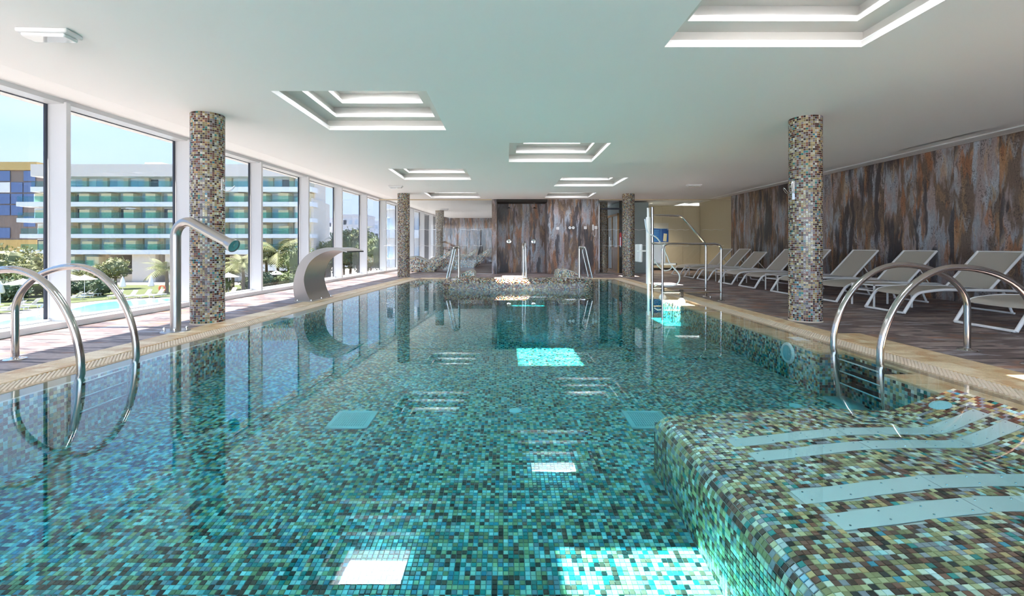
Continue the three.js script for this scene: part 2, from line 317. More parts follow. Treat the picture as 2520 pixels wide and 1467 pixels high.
// window wall
{
  const f = thing('wall_left', 'white framed glazed wall along the sunlit deck', 'wall', [LX(FACADE, 0), 0, 0], -SKEW_A, null, 'structure');
  const s0 = BACK * 1.0023, s1 = END * 1.0023;
  mesh('sill', [rbox(-0.25, 0.03, 0, 0.075, -s1, -s0, 0.006), rbox(-0.25, -0.17, 0.075, 0.10, -s1, -s0, 0.004)], M.frame, f);
  mesh('head_rail', [box(-0.25, -0.02, 2.68, 2.74, -s1, -s0)], M.frame, f);
  const S = []; for (let k = -5; k <= 11; k++) S.push((5.57 + 1.962 * k) * 1.0023);
  S.forEach((s) => mesh('mullion', rbox(-0.25, 0.015, 0.07, 2.70, -s - 0.028, -s + 0.028, 0.004), M.frame, f));
  for (let i = 0; i < S.length - 1; i++) {
    const a = -S[i] - 0.03, b = -S[i + 1] + 0.03, x = -0.235;
    mesh('gasket', [box(x - 0.012, x + 0.012, 0.09, 2.69, b, b + 0.028), box(x - 0.012, x + 0.012, 0.09, 2.69, a - 0.010, a), box(x - 0.012, x + 0.012, 2.672, 2.69, b, a), box(x - 0.008, x + 0.008, 0.09, 0.1, b, a)], M.gasket, f);
    mesh('pane', box(x - 0.004, x + 0.004, 0.09, 2.69, b, a), M.glass, f);
  }
  struct('wall_base', (() => { const g = box(-0.3, 0.0, -0.6, 0.0, -s1, -s0); return g; })(), M.paint).position.set(LX(FACADE, 0), 0, 0);
  scene.children[scene.children.length - 1].rotation.y = -SKEW_A;
}
// panelled wall of corroded-metal print, each panel a piece
const panelGeos = [0, 1, 2, 3].map((k) => { const g = metreUV(rbox(-0.007, 0.007, 0, 1, -0.5, 0.5, 0.003, 1)); return [g, k]; });
function rustPanel(parent, w, h, variant, flip, mtl = M.rust) {     // a slab w wide, h high, face at z = 0 looking along +z
  const g = new RoundedBoxGeometry(w, h, 0.014, 1, 0.003), p = g.attributes.position, n = g.attributes.normal, uv = g.attributes.uv;
  for (let i = 0; i < p.count; i++) { const x = p.getX(i) + w / 2, y = p.getY(i) + h / 2; uv.setXY(i, variant * 0.72 + 0.002 + x * Math.min(1, 0.715 / w), y + flip * 0.83); }
  return mesh('panel', g, mtl, parent);
}
{
  const w = thing('wall_right', 'tall wall of rust and steel grey printed panels behind the loungers', 'wall', [8.0, 0, 0], 0, null, 'structure');
  mesh('wall_core', box(0.014, 0.2, -0.2, 2.78, -FAR, -BACK), M.rustJoint, w);
  const rr = rng(11); let k = 0;
  for (let d = 7.5 - 0.76 * 16; d < FAR - 0.05; d += 0.76) {
    if (d < BACK) continue; const e = Math.min(d + 0.76, FAR), wd = e - d - 0.004; if (wd < 0.05) continue;
    const p = rustPanel(w, wd, 2.755, (k * 3 + (k >> 2)) % 4, k * 1.37); p.rotation.y = -Math.PI / 2; p.position.set(0.007, 2.755 / 2, -(d + e) / 2); k++;
  }
}
{ // unseen end of the hall behind the viewer, its glazing added for fill light
  const w = thing('wall_back_fill', 'unseen end wall of the hall with glazing added for fill light', 'wall', [0, 0, -BACK], 0, null, 'structure');
  mesh('frame', [box(-7, 8.2, -0.3, 0.08, 0, 0.2), box(-7, 8.2, 2.6, 3.0, 0, 0.2)], M.frame, w);
  for (let i = 0; i < 8; i++) mesh('mullion', box(-6.3 + i * 2.05, -6.2 + i * 2.05, 0, 2.7, 0, 0.2), M.frame, w);
  for (let i = 0; i < 7; i++) mesh('pane', box(-6.2 + i * 2.05, -4.25 + i * 2.05, 0.08, 2.6, 0.09, 0.1), M.clearGlass, w);
}

// deck: planks of printed stoneware
const deckFloor = thing('floor', 'brown and grey plank-like stoneware deck around the indoor pool', 'floor', [0, 0, 0], 0, null, 'structure');
{
  const rr = rng(21), cache = new Map();
  const plank = (w, l, v) => { const key = w.toFixed(3) + l.toFixed(3) + v; if (!cache.has(key)) cache.set(key, metreUV(rbox(-w / 2 + 0.0015, w / 2 - 0.0015, -0.012, 0, -l / 2 + 0.0015, l / 2 - 0.0015, 0.0025, 1), v * 0.37, v * 0.411)); return cache.get(key); };
  const put = (x, d, w, l, turn = 0) => { const m = mesh('plank', plank(w, l, Math.floor(rr() * 5)), M.deck, deckFloor); m.position.set(x, 0, -d); m.rotation.y = turn; };
  const L = 0.4, rowsA = [[1.2, 1.2, 1.2, 0.68], [0.6, 1.2, 1.2, 1.28]], rowsB = [[0.95, 0.57], [0.42, 1.1]];
  let i = 0;
  for (let d = -0.4; d < FAR - 0.01; d += L, i++) {              // lounger side
    const l = Math.min(L, FAR - d); let x = 3.72; for (const w of rowsA[i % 2]) { put(x + w / 2, d + l / 2, w, l); x += w; }
  }
  i = 0;
  for (let s = 0.8; s < FAR; s += L, i++) {                       // window side, square to the glass
    let x = 0.03; for (const w of rowsB[i % 2]) { const xl = x + w / 2, c = Math.cos(SKEW_A), q = Math.sin(SKEW_A); const X = LX(FACADE, 0) + xl * c + (s + L / 2) * q, D = (s + L / 2) * c - xl * q; put(X, D, w, L, -SKEW_A); x += w; }
  }
  i = 0;
  for (let d = 14.36; d < FAR - 0.01; d += L, i++) {              // far end
    const l = Math.min(L, FAR - d); let x = LX(-3.75, 15.4); const W = i % 2 ? 1.2 : 0.6; let w = W; while (x < 3.71) { w = Math.min(w, 3.72 - x); put(x + w / 2, d + l / 2, w, l); x += w; w = 1.2; }
  }
  mesh('bed', [plan([[3.45, BACK], [8.1, BACK], [8.1, FAR + 0.6], [3.45, FAR + 0.6]], -0.3, -0.05), plan([[3.70, BACK], [8.1, BACK], [8.1, FAR + 0.6], [3.70, FAR + 0.6]], -0.05, -0.010), plan([[LX(FACADE, BACK), BACK], [LX(-3.74, BACK), BACK], [LX(-3.74, FAR), FAR + 0.6], [LX(FACADE, FAR), FAR + 0.6]], -0.3, -0.010),
    plan([[LX(-3.74, 14.3), 14.33], [3.72, 14.33], [3.72, FAR + 0.6], [LX(-3.74, FAR), FAR + 0.6]], -0.3, -0.010)], M.deckGrout, deckFloor);
  mesh('back_deck', metreUV(plan([[-7, BACK], [8, BACK], [8, -2.0], [-7, -2.0]], -0.02, 0)), M.deck, deckFloor);
  mesh('back_deck', metreUV(plan([[3.72, -2], [8, -2], [8, -0.4], [3.72, -0.4]], -0.02, 0)), M.deck, deckFloor);
}

// ------------------------------------------------------------------ the pool
const POOL_R = 3.0, POOL_L = (d) => LX(-3.19, d), POOL_END = 13.65, NOTCH_R = [3.67, 4.42], NOTCH_L = [-1.5, -1.45];
const pool = thing('pool_basin', 'indoor pool basin lined with brown, cream and teal glass mosaic', 'pool', [0, 0, 0], 0, null, 'structure');
{
  const nl = (d) => POOL_L(d) - 0.26;
  const floorPts = []; for (let d = -2; d <= 13.7; d += 0.35) floorPts.push([d, floorY(d) - TILE_H * 0.4]);
  // bed under the floor tiles, a strip that follows the fall of the floor
  const pos = [], idx = []; floorPts.forEach(([d, y], i) => { pos.push(-4, y, -d, 3.4, y, -d); if (i) { const a = 2 * i - 2; idx.push(a, a + 1, a + 2, a + 1, a + 3, a + 2); } });
  const g = new THREE.BufferGeometry(); g.setAttribute('position', new THREE.Float32BufferAttribute(pos, 3)); g.setIndex(idx); g.computeVertexNormals(); mesh('floor_bed', g, M.grout, pool);
  const wall = [
    plan([[POOL_R + TILE_H * 0.5, -2.2], [3.6, -2.2], [3.6, NOTCH_R[0]], [POOL_R + TILE_H * 0.5, NOTCH_R[0]]], -1, -0.06), plan([[POOL_R + TILE_H * 0.5, NOTCH_R[1]], [3.6, NOTCH_R[1]], [3.6, 14.3], [POOL_R + TILE_H * 0.5, 14.3]], -1, -0.06), plan([[3.244, NOTCH_R[0]], [3.6, NOTCH_R[0]], [3.6, NOTCH_R[1]], [3.244, NOTCH_R[1]]], -1, -0.06),
    plan([[POOL_L(-2.2) - 0.7, -2.2], [POOL_L(-2.2), -2.2], [POOL_L(NOTCH_L[0]), NOTCH_L[0]], [POOL_L(NOTCH_L[0]) - 0.7, NOTCH_L[0]]], -1, -0.06), plan([[POOL_L(NOTCH_L[1]) - 0.7, NOTCH_L[1]], [POOL_L(NOTCH_L[1]), NOTCH_L[1]], [POOL_L(14.3), 14.3], [POOL_L(14.3) - 0.7, 14.3]], -1, -0.06), plan([[POOL_L(NOTCH_L[0]) - 0.7, NOTCH_L[0]], [nl(NOTCH_L[0]), NOTCH_L[0]], [nl(NOTCH_L[1]), NOTCH_L[1]], [POOL_L(NOTCH_L[1]) - 0.7, NOTCH_L[1]]], -1, -0.06),
    plan([[-3, POOL_END + TILE_H * 0.5], [3.05, POOL_END + TILE_H * 0.5], [3.05, 14.3], [-3, 14.3]], -1, -0.06), plan([[-4.2, -2.2], [3.4, -2.2], [3.4, -2], [-4.2, -2]], -1, 0)];
  mesh('wall_bed', wall, M.grout, pool);
  // tiles
  const T = [], up = (d) => { const h = 0.02, s = (floorY(d + h) - floorY(d - h)) / (2 * h); return V(0, 1, s).normalize(); };
  for (let d = 1.1; d < POOL_END; d += PITCH) {
    const y = floorY(d), n = up(d), x0 = POOL_L(d);
    for (let x = POOL_R - PITCH / 2; x > x0; x -= PITCH) {
      if (x > 1.06 && d < 3.05) continue; if (x > -1.36 && x < 1.97 && d > 10.75) continue;
      T.push({ p: V(x, y, -d), n, t: V(1, 0, 0), rank: inFrame(x, y, d) ? 1 / d : -1 });
    }
  }
  const TL = [], wallTiles = (px, n, t, along, y0, y1, to = T) => { for (const [s, x, d] of along) for (let y = y0(d); y > y1(d); y -= PITCH) to.push({ p: V(x, y, -d), n, t, rank: -1 }); };
  const line = (f, d0, d1) => { const o = []; for (let d = d0 + PITCH / 2; d < d1; d += PITCH) o.push([0, f(d), d]); return o; };
  const top = () => -0.06 - PITCH / 2;
  for (const [a, b] of [[1.1, NOTCH_R[0]], [NOTCH_R[1], POOL_END]]) wallTiles(0, V(-1, 0, 0), V(0, 0, 1), line(() => POOL_R, a, b), top, floorY);
  wallTiles(0, V(-1, 0, 0), V(0, 0, 1), line(() => 3.24, ...NOTCH_R), top, floorY);
  for (const d of NOTCH_R) { const o = []; for (let x = POOL_R + PITCH / 2; x < 3.24; x += PITCH) o.push([0, x, d]); wallTiles(0, V(0, 0, d === NOTCH_R[1] ? 1 : -1), V(1, 0, 0), o, top, floorY); }
  for (const [a, b] of [[1.1, NOTCH_L[0]], [NOTCH_L[1], POOL_END]]) wallTiles(0, V(1, 0, SKEW).normalize(), V(0, 0, 1), line(POOL_L, a, b), top, floorY, TL);
  { const o = []; for (let x = POOL_L(POOL_END); x < POOL_R; x += PITCH) o.push([0, x, POOL_END]); wallTiles(0, V(0, 0, 1), V(1, 0, 0), o, top, floorY); }
  mosaic(pool, T, 31, 300, TILE, FLOOR_MIX); mosaic(pool, TL, 32, 0, TILE, FLOOR_MIX);
}
// stone coping: wet inner slabs under a film of water, drainage strip, dry outer slabs
const coping = thing('pool_coping', 'sand coloured stone coping with slotted drainage strip around the pool', 'coping', [0, 0, 0], 0, null, 'structure');
{
  const rr = rng(41), slabCache = new Map();
  const slab = (x0, x1, d0, d1, y0, y1) => { const w = Math.abs(x1 - x0), l = d1 - d0, h = y1 - y0, v = Math.floor(rr() * 4), key = [w, l, h].map((q) => q.toFixed(3)).join() + v; if (!slabCache.has(key)) slabCache.set(key, metreUV(rbox(-w / 2 + 0.001, w / 2 - 0.001, -h, 0, -l / 2 + 0.001, l / 2 - 0.001, 0.004, 1), v * 0.21, v * 0.33)); const m = mesh('slab', slabCache.get(key), M.stone, coping); m.position.set((x0 + x1) / 2, y1, -(d0 + d1) / 2); return m; };
  const WET = -0.040, DRY = 0.004, SEG = 0.62;
  // lounger side
  for (let d = -0.3; d < 14.3; d += SEG) {
    const e = Math.min(d + SEG, 14.33);
    const cut = d < NOTCH_R[1] && e > NOTCH_R[0];
    if (!cut) slab(POOL_R, 3.30, d, e, -0.06, WET); else { if (d < NOTCH_R[0]) slab(POOL_R, 3.30, d, NOTCH_R[0], -0.06, WET); if (e > NOTCH_R[1]) slab(POOL_R, 3.30, NOTCH_R[1], e, -0.06, WET); }
    slab(3.50, 3.71, d, e, -0.03, DRY);
  }
  slab(3.24, 3.30, NOTCH_R[0], NOTCH_R[1], -0.06, WET);
  for (const [a, b] of [[2.92, 3.67], [3.67, 4.42], [4.42, 5.17]]) slab(3.712, 3.96, a, b, -0.03, DRY);   // wider apron at the ladder
  // window side
  const c = Math.cos(SKEW_A);
  const skewSlab = (X0a, X0b, d0, d1, y0, y1) => { const m = slab(0, X0b - X0a, d0, d1, y0, y1); const dm = (d0 + d1) / 2; m.position.set(LX((X0a + X0b) / 2, dm), y1, -dm); m.rotation.y = -SKEW_A; };
  for (let d = 0.1; d < 14.2; d += SEG) {
    const e = Math.min(d + SEG, 14.33);
    skewSlab(-3.75, -3.44, d, e, -0.03, DRY);
  }
  // far end
  for (let x = LX(-3.2, 14); x < 3.5; x += SEG) { const e = Math.min(x + SEG, 3.5); slab(x, e, POOL_END, 13.95, -0.06, WET); slab(x, e, 14.12, 14.35, -0.03, DRY); }
  mesh('drain_bed', [metreUV(plan([[3.30, -0.3], [3.50, -0.3], [3.50, 14.33], [3.30, 14.33]], -0.06, -0.009)), metreUV(plan([[LX(-3.44, 0.1), 0.1], [LX(-3.22, 0.1), 0.1], [LX(-3.22, 14.3), 14.3], [LX(-3.44, 14.3), 14.3]], -0.06, -0.009)), metreUV(plan([[LX(-3.3, 14), 13.95], [3.4, 13.95], [3.4, 14.12], [LX(-3.3, 14), 14.12]], -0.06, -0.009))], M.stoneGrate, coping);
  // raised pads of the drainage strip
  const P = [], m4 = new THREE.Matrix4(), e = new THREE.Euler(), q = new THREE.Quaternion();
  for (let r = 0, d = 0.4; d < 14.2; d += 0.0175, r++) for (let k = 0; k < 7; k++) {
    const o = 0.016 + 0.028 * k + (r % 2) * 0.014; if (o > 0.192) continue;
    P.push([3.30 + o, -d, 0], [LX(-3.44 + o, d), -d, -SKEW_A]);
  }
  for (let x = -2.4; x < 3.3; x += 0.04) for (let k = 0; k < 4; k++) P.push([x + (k % 2) * 0.02, -(13.975 + 0.036 * k), 0]);
  const pad = new RoundedBoxGeometry(0.020, 0.012, 0.0095, 1, 0.0025), I = new THREE.InstancedMesh(pad, M.stonePale, P.length);
  P.forEach(([x, z, t], i) => { q.setFromEuler(e.set(0, t, 0)); m4.compose(V(x, -0.006, z), q, V(1, 1, 1)); I.setMatrixAt(i, m4); });
  I.name = 'drain_stud'; I.userData.kind = 'stuff'; coping.add(I);
  mesh('depth_plate', rbox(3.13, 3.27, WET, WET + 0.004, -5.16, -4.98, 0.001), M.whitePlastic, coping, 'small white depth plate');
}
// water: a rippled surface that mirrors and a body that takes up red light with depth
{
  const w = thing('pool_water', 'calm clear water filling the indoor pool up to the coping', 'water', [0, 0, 0], 0, null, 'structure');
  const flat = new THREE.BufferGeometry(), A = [LX(-3.22, -2), 2], B = [3.30, 2], C = [3.30, -13.95], D = [LX(-3.22, 13.95), -13.95];
  flat.setAttribute('position', new THREE.Float32BufferAttribute([...[A, B, C, D].flatMap(([x, z]) => [x, WATER, z])], 3)); flat.setAttribute('normal', new THREE.Float32BufferAttribute([0, 1, 0, 0, 1, 0, 0, 1, 0, 0, 1, 0], 3));
  flat.setAttribute('uv', new THREE.Float32BufferAttribute([A, B, C, D].flat(), 2)); flat.setIndex([0, 1, 2, 0, 2, 3]);
  mesh('water_surface', flat, mat([0.96, 0.99, 0.99], { roughness: 0, transmission: 1, ior: 1.333, bumpMap: repeated(rippleTex, 1.7, 1.7), bumpScale: 0.00007 }), w);
  const nl = (d) => POOL_L(d) - 0.30, e = 0.03;
  const body = plan([[POOL_L(-1.9) - e, -1.9], [POOL_R + e, -1.9], [POOL_R + e, NOTCH_R[0]], [3.27, NOTCH_R[0]], [3.27, NOTCH_R[1]], [POOL_R + e, NOTCH_R[1]], [POOL_R + e, POOL_END + e], [POOL_L(POOL_END) - e, POOL_END + e], [POOL_L(NOTCH_L[1]) - e, NOTCH_L[1]], [nl(NOTCH_L[1]), NOTCH_L[1]], [nl(NOTCH_L[0]), NOTCH_L[0]], [POOL_L(NOTCH_L[0]) - e, NOTCH_L[0]]], -0.95, WATER - 0.004);
  const bm = mesh('water_body', body, mat([0.6, 0.95, 0.95], { transparent: true, opacity: 0, thickness: 1, attenuationColor: new THREE.Color().setRGB(0.30, 0.77, 0.83), attenuationDistance: 1.0 }), w); bm.castShadow = false;
}

// ------------------------------------------------------------------ mosaic columns
function column(x, d, r, y1, label, seed, broken = false) {
  const o = thing('mosaic_column', label, 'column', [x, 0, -d], 0, 'round mosaic columns', null);
  mesh('shaft', new THREE.CylinderGeometry(r - TILE_H * 0.6, r - TILE_H * 0.6, y1, 48).translate(0, y1 / 2, 0), M.grout, o);
  mesh('base_ring', new THREE.CylinderGeometry(r + 0.004, r + 0.004, 0.012, 48).translate(0, 0.006, 0), M.stonePale, o);
  const T = [], n = Math.round(2 * Math.PI * r / PITCH), rows = Math.floor((y1 - 0.014) / PITCH), q = rng(seed);
  for (let j = 0; j < rows; j++) for (let i = 0; i < n; i++) {
    const a = (i + (broken ? q() * 0.4 : 0)) / n * 2 * Math.PI, N = V(Math.cos(a), 0, Math.sin(a)), ang = broken ? q() * 1.5 : 0, t = V(-Math.sin(a), 0, Math.cos(a)).multiplyScalar(Math.cos(ang)).add(V(0, Math.sin(ang), 0));
    T.push({ p: N.clone().multiplyScalar(r - TILE_H).add(V(0, 0.014 + (j + 0.5) * (y1 - 0.014) / rows, 0)), n: N, t, ...(broken ? { sx: TILE * (0.6 + 0.5 * q()), sy: TILE * (0.6 + 0.5 * q()) } : {}) });
  }
  mosaic(o, T, seed, 0, 2 * Math.PI * r / n - 0.0021, COLUMN_MIX); return o;
}
column(-3.80, 5.92, 0.192, CEIL, 'round mosaic column behind the bent water jet pipe', 51);
column(-3.22, 14.7, 0.192, CEIL, 'round mosaic column beside the windows at the far pool corner', 52);
column(3.94, 6.08, 0.192, CEIL, 'round mosaic column between the pool edge and the loungers with a hook on it', 53);
column(3.94, 14.8, 0.192, CEIL, 'round mosaic column standing before the glass partition by the sauna door', 54);
column(-3.05, 21.6, 0.2, CEIL, 'mosaic column among the heated beds behind the glass', 55, true);
column(3.72, 17.5, 0.15, CEIL, 'slim mosaic column seen through the glass beside the sauna door', 56, true);

// steel wire hooks fixed to the two front columns
function hook(x, y, z, turn, label) {
  const o = thing('wall_hook', label, 'hook', [x, y, z], turn, 'wire hooks for rescue poles on the columns');
  mesh('backplate', rbox(-0.002, 0.004, -0.12, 0.12, -0.02, 0.02, 0.002), M.chrome, o);
  mesh('wire_loop', tube([[0.012, 0.11, -0.018], [0.02, 0.13, 0], [0.012, 0.11, 0.018], [0.012, 0, 0.018], [0.03, -0.03, 0.012], [0.03, -0.03, -0.012], [0.012, 0, -0.018]], 0.0035, 60, 8, true), M.chrome, o);
  mesh('wire_arm', tube([[0.01, -0.02, -0.012], [0.06, -0.045, -0.014], [0.11, -0.035, -0.016], [0.155, 0.01, -0.012], [0.165, 0.025, 0], [0.155, 0.01, 0.012], [0.11, -0.035, 0.016], [0.06, -0.045, 0.014], [0.01, -0.02, 0.012]], 0.0035, 60, 8), M.chrome, o);
}
hook(-3.80 + 0.190, 1.72, -5.92 + 0.02, 0, 'steel wire hook on the column behind the water jet pipe');
hook(3.94 - 0.190, 1.70, -6.08 + 0.06, Math.PI + 0.3, 'steel wire hook on the column before the loungers');

// ------------------------------------------------------------------ submerged massage bench
{
  const D0 = 1.0, D1 = 3.10, o = thing('massage_bench', 'submerged mosaic massage bench with steel bubble plates beside the ladder', 'bench', [0, 0, 0]);
  const P = []; P.push([1.0, floorY(1.4) - 0.02]); P.push([1.0, -0.30]);
  for (let i = 0; i <= 6; i++) { const a = Math.PI - i / 6 * (Math.PI / 2 - 0.06); P.push([1.0 + 0.105 + 0.105 * Math.cos(a), -0.275 + 0.105 * Math.sin(a)]); }
  const topPts = spline([[1.11, -0.170], [1.5, -0.145], [1.95, -0.117], [2.28, -0.122], [2.56, -0.128], [2.72, -0.082], [3.0, 0.018]], 40);
  const prof = P.concat(topPts.slice(1));
  const T = skin(prof, D0, D1, 1, (x, y, d) => inFrame(x, y, d) ? 1 / d : -1);
  // far end face
  const yAt = (x) => { for (let i = 1; i < topPts.length; i++) if (topPts[i][0] >= x) return lerp(topPts[i - 1][1], topPts[i][1], (x - topPts[i - 1][0]) / (topPts[i][0] - topPts[i - 1][0] || 1)); return topPts[topPts.length - 1][1]; };
  for (let x = 1.0 + PITCH / 2; x < 3.0; x += PITCH) for (let y = (x < 1.12 ? -0.2 : yAt(x)) - PITCH * 0.7; y > floorY(D1) - 0.02; y -= PITCH) T.push({ p: V(x, y, -D1), n: V(0, 0, -1), t: V(1, 0, 0), rank: -1 });
  const solid = prism([[1.0, -0.8], ...prof.slice(1), [3.0, -0.8]].map(([x, y], i, a) => [x + (i > 0 && i < 8 ? 0.002 : 0), y - (i > 7 && i < a.length - 1 ? 0.002 : 0)]), -D1 + 0.002, -D0 - 0.002);
  mesh('core', solid, M.grout, o);
  // steel plates that follow the bends, with small air holes; tiles under them are left out
  const plates = [[2.60, 2.70, 1.29], [2.42, 2.52, 1.32], [2.02, 2.13, 1.31], [1.83, 1.94, 1.34]];
  const skip = (x, d, y) => y > -0.2 && plates.some(([a, b, x0]) => { const k = 0.09 * (x - x0); return d > a + k - 0.008 && d < b + k + 0.008 && x > x0 - 0.008 && x < 2.88; });
  mosaic(o, T.filter((q) => !(q.n.y > 0.3 && skip(q.p.x, -q.p.z, q.p.y))), 61, 300, TILE, BENCH_MIX);
  plates.forEach(([a, b, x0]) => {
    [[x0, 1.96], [1.965, 2.555], [2.56, 2.87]].forEach(([xa, xb], k) => {
      const g = [], pts = []; const N = 10; for (let i = 0; i <= N; i++) { const x = lerp(xa, xb, i / N); pts.push([x, yAt(x) + 0.0045]); }
      const body = prism([...pts, ...pts.slice().reverse().map(([x, y]) => [x, y - 0.003])].reverse(), -b, -a, 0.0006, 0.3), p = body.attributes.position;
      for (let i = 0; i < p.count; i++) p.setZ(i, p.getZ(i) - 0.09 * (p.getX(i) - x0));
      const pl = mesh('bubble_plate', body, M.plate, o, 'flat grey steel plate with screws');
      const holes = []; for (const [fx, fz] of [[0.07, 0.2], [0.07, 0.8], [0.36, 0.25], [0.36, 0.8], [0.66, 0.2], [0.66, 0.75], [0.94, 0.2], [0.94, 0.8]]) { const x = lerp(xa, xb, fx), d = lerp(a, b, fz) + 0.09 * (x - x0); holes.push(new THREE.CylinderGeometry(0.0045, 0.005, 0.002, 10).translate(x, yAt(x) + 0.0056, -d)); }
      mesh('screw', holes, M.chrome, pl);
    });
  });
  // round jet on the headrest slope
  const jx = 2.80, jd = 2.98, j = mesh('jet_disc', lathe([[0, 0.010], [0.012, 0.010], [0.014, 0.006], [0.03, 0.006], [0.033, 0.009], [0.04, 0.007], [0.056, 0.006], [0.06, 0.0]], 36), M.aqua, o, 'round pale blue jet disc');
  j.position.set(jx, yAt(jx) + 0.001, -jd); j.rotation.z = 0.36;
}
// fittings on the pool floor and wall: each lies where the photograph shows it, on the floor itself
const onFloor = (u, v) => { let d = 4; for (let i = 0; i < 40; i++) d = FOCAL * (EYE - floorY(d)) / (v - 607); return [(u - 1243) / FOCAL * d, d]; };
function drainCover(u, v, label) {
  const [x, d] = onFloor(u, v), s = 0.17, y = floorY(d), tilt = Math.atan((floorY(d + 0.1) - floorY(d - 0.1)) / 0.2);
  const o = thing('floor_drain', label, 'drain', [x, y + 0.004, -d], 0, 'square drain covers on the pool floor'); o.rotation.x = tilt;
  const ring = [rbox(-s, s, 0, 0.014, -s, -s + 0.035, 0.003), rbox(-s, s, 0, 0.014, s - 0.035, s, 0.003), rbox(-s, -s + 0.035, 0, 0.014, -s, s, 0.003), rbox(s - 0.035, s, 0, 0.014, -s, s, 0.003)];
  mesh('frame', ring, M.plate, o);
  mesh('backing', box(-s + 0.03, s - 0.03, 0, 0.003, -s + 0.03, s - 0.03), M.gasket, o);
  const bars = []; for (let i = 0; i < 15; i++) { const q = -s + 0.04 + i * (2 * s - 0.08) / 14; bars.push(box(q - 0.0042, q + 0.0042, 0.004, 0.009, -s + 0.035, s - 0.035), box(-s + 0.035, s - 0.035, 0.004, 0.0088, q - 0.0042, q + 0.0042)); }
  mesh('grate', bars, M.plate, o);
}
drainCover(868, 1036, 'square steel grating on the pool floor facing the window side');
drainCover(1592, 1036, 'square steel grating on the pool floor next to the massage bench');
function inlet(u, v, label, r = 0.055) {
  const [x, d] = onFloor(u, v), o = thing('floor_inlet', label, 'inlet', [x, floorY(d) + 0.003, -d], 0, 'round water inlets on the pool floor');
  mesh('flange', lathe([[r * 0.55, 0.004], [r * 0.6, 0.012], [r * 0.95, 0.008], [r, 0]], 32), M.whitePlastic, o);
  mesh('cap', lathe([[0, 0.012], [r * 0.5, 0.010], [r * 0.56, 0.004]], 24), M.whitePlastic, o);
}
inlet(1268, 1012, 'round white inlet on the pool floor between the two drain gratings');
inlet(1253, 792, 'small round white inlet on the distant pool floor before the mosaic rim');
inlet(1958, 1000, 'round white inlet on the pool floor behind the massage bench');
{ // underwater lamp, unlit, in the wall
  const o = thing('underwater_lamp', 'round pale blue underwater lamp in the pool wall below the coping', 'lamp', [2.994, -0.155, -4.90], 0);
  const g = lathe([[0, 0.012], [0.075, 0.012], [0.082, 0.007]], 36).rotateZ(Math.PI / 2), f = lathe([[0.080, 0.010], [0.086, 0.020], [0.104, 0.016], [0.112, 0]], 36).rotateZ(Math.PI / 2);
  mesh('lens', g, M.aqua, o); mesh('rim', f, M.whitePlastic, o);
}

// ------------------------------------------------------------------ raised mosaic rim of the whirlpool corner
{
  const x0 = -1.44, x1 = 2.05, d0 = 10.6, d1 = 11.05, yT = 0.245, R = 0.14;
  const o = thing('mosaic_parapet', 'low rounded mosaic wall rising from the far water', 'pool wall', [0, 0, 0]);
  const prof = [[0, -0.45], [0, yT - R]]; for (let i = 1; i <= 6; i++) { const a = Math.PI - i / 6 * Math.PI / 2; prof.push([R + R * Math.cos(a), yT - R + R * Math.sin(a)]); } prof.push([0.45 - R, yT]); for (let i = 1; i <= 6; i++) { const a = Math.PI / 2 - i / 6 * Math.PI / 2; prof.push([0.45 - R + R * Math.cos(a), yT - R + R * Math.sin(a)]); } prof.push([0.45, -0.45]);
  // a half-round plan at both ends: sweep the profile along a rounded path
  const T = [], pos = [], idx = [], nrm = []; const path = [], rE = 0.2;
  // straight run
  const runs = skin(prof, 0, x1 - x0 - 2 * rE, 1).map((q) => ({ p: V(x0 + rE - q.p.z, q.p.y, -(d0 + q.p.x)), n: V(0, q.n.y, -q.n.x), t: V(1, 0, 0) }));
  T.push(...runs);
  for (const [cx, s] of [[x0 + rE, -1], [x1 - rE, 1]]) {         // ends: quarter turns around the front corner
    for (let j = 0; j < 12; j++) { const a = (j + 0.5) / 12 * Math.PI / 2, dir = V(Math.sin(a) * s, 0, Math.cos(a)), tg = V(Math.cos(a) * s, 0, -Math.sin(a));
      for (let y = -0.3; y < yT - 0.02; y += PITCH) { const inw = y > yT - R ? R - Math.sqrt(Math.max(0, R * R - (y - yT + R) ** 2)) : 0, rr = rE - inw; T.push({ p: V(cx, y, -(d0 + rE)).addScaledVector(dir, rr), n: dir.clone().multiplyScalar(R - inw + 0.02).add(V(0, y > yT - R ? y - yT + R : 0, 0)).normalize(), t: tg }); } }
    for (let d = d0 + rE; d < d1; d += PITCH) for (let y = -0.3; y < yT - 0.02; y += PITCH) { const inw = y > yT - R ? R - Math.sqrt(Math.max(0, R * R - (y - yT + R) ** 2)) : 0; T.push({ p: V(cx + s * (rE - inw), y, -d), n: V(s, y > yT - R ? 0.6 : 0, 0).normalize(), t: V(0, 0, 1) }); }
    for (let x = 0.02; x < rE - 0.08; x += PITCH) for (let d = d0 + 0.1; d < d1 - 0.1; d += PITCH) T.push({ p: V(cx + s * x, yT, -d), n: V(0, 1, 0), t: V(1, 0, 0) });
  }
  mesh('core', [rbox(x0 + rE - 0.03, x1 - rE + 0.03, -0.45, yT - 0.003, -d1, -d0 - 0.003, R, 5), rbox(x0 + 0.012, x1 - 0.012, -0.45, yT - 0.012, -d1, -d0 - 0.045, R, 5)], M.grout, o);
  mosaic(o, T, 71, 0, TILE, COLUMN_MIX);
}
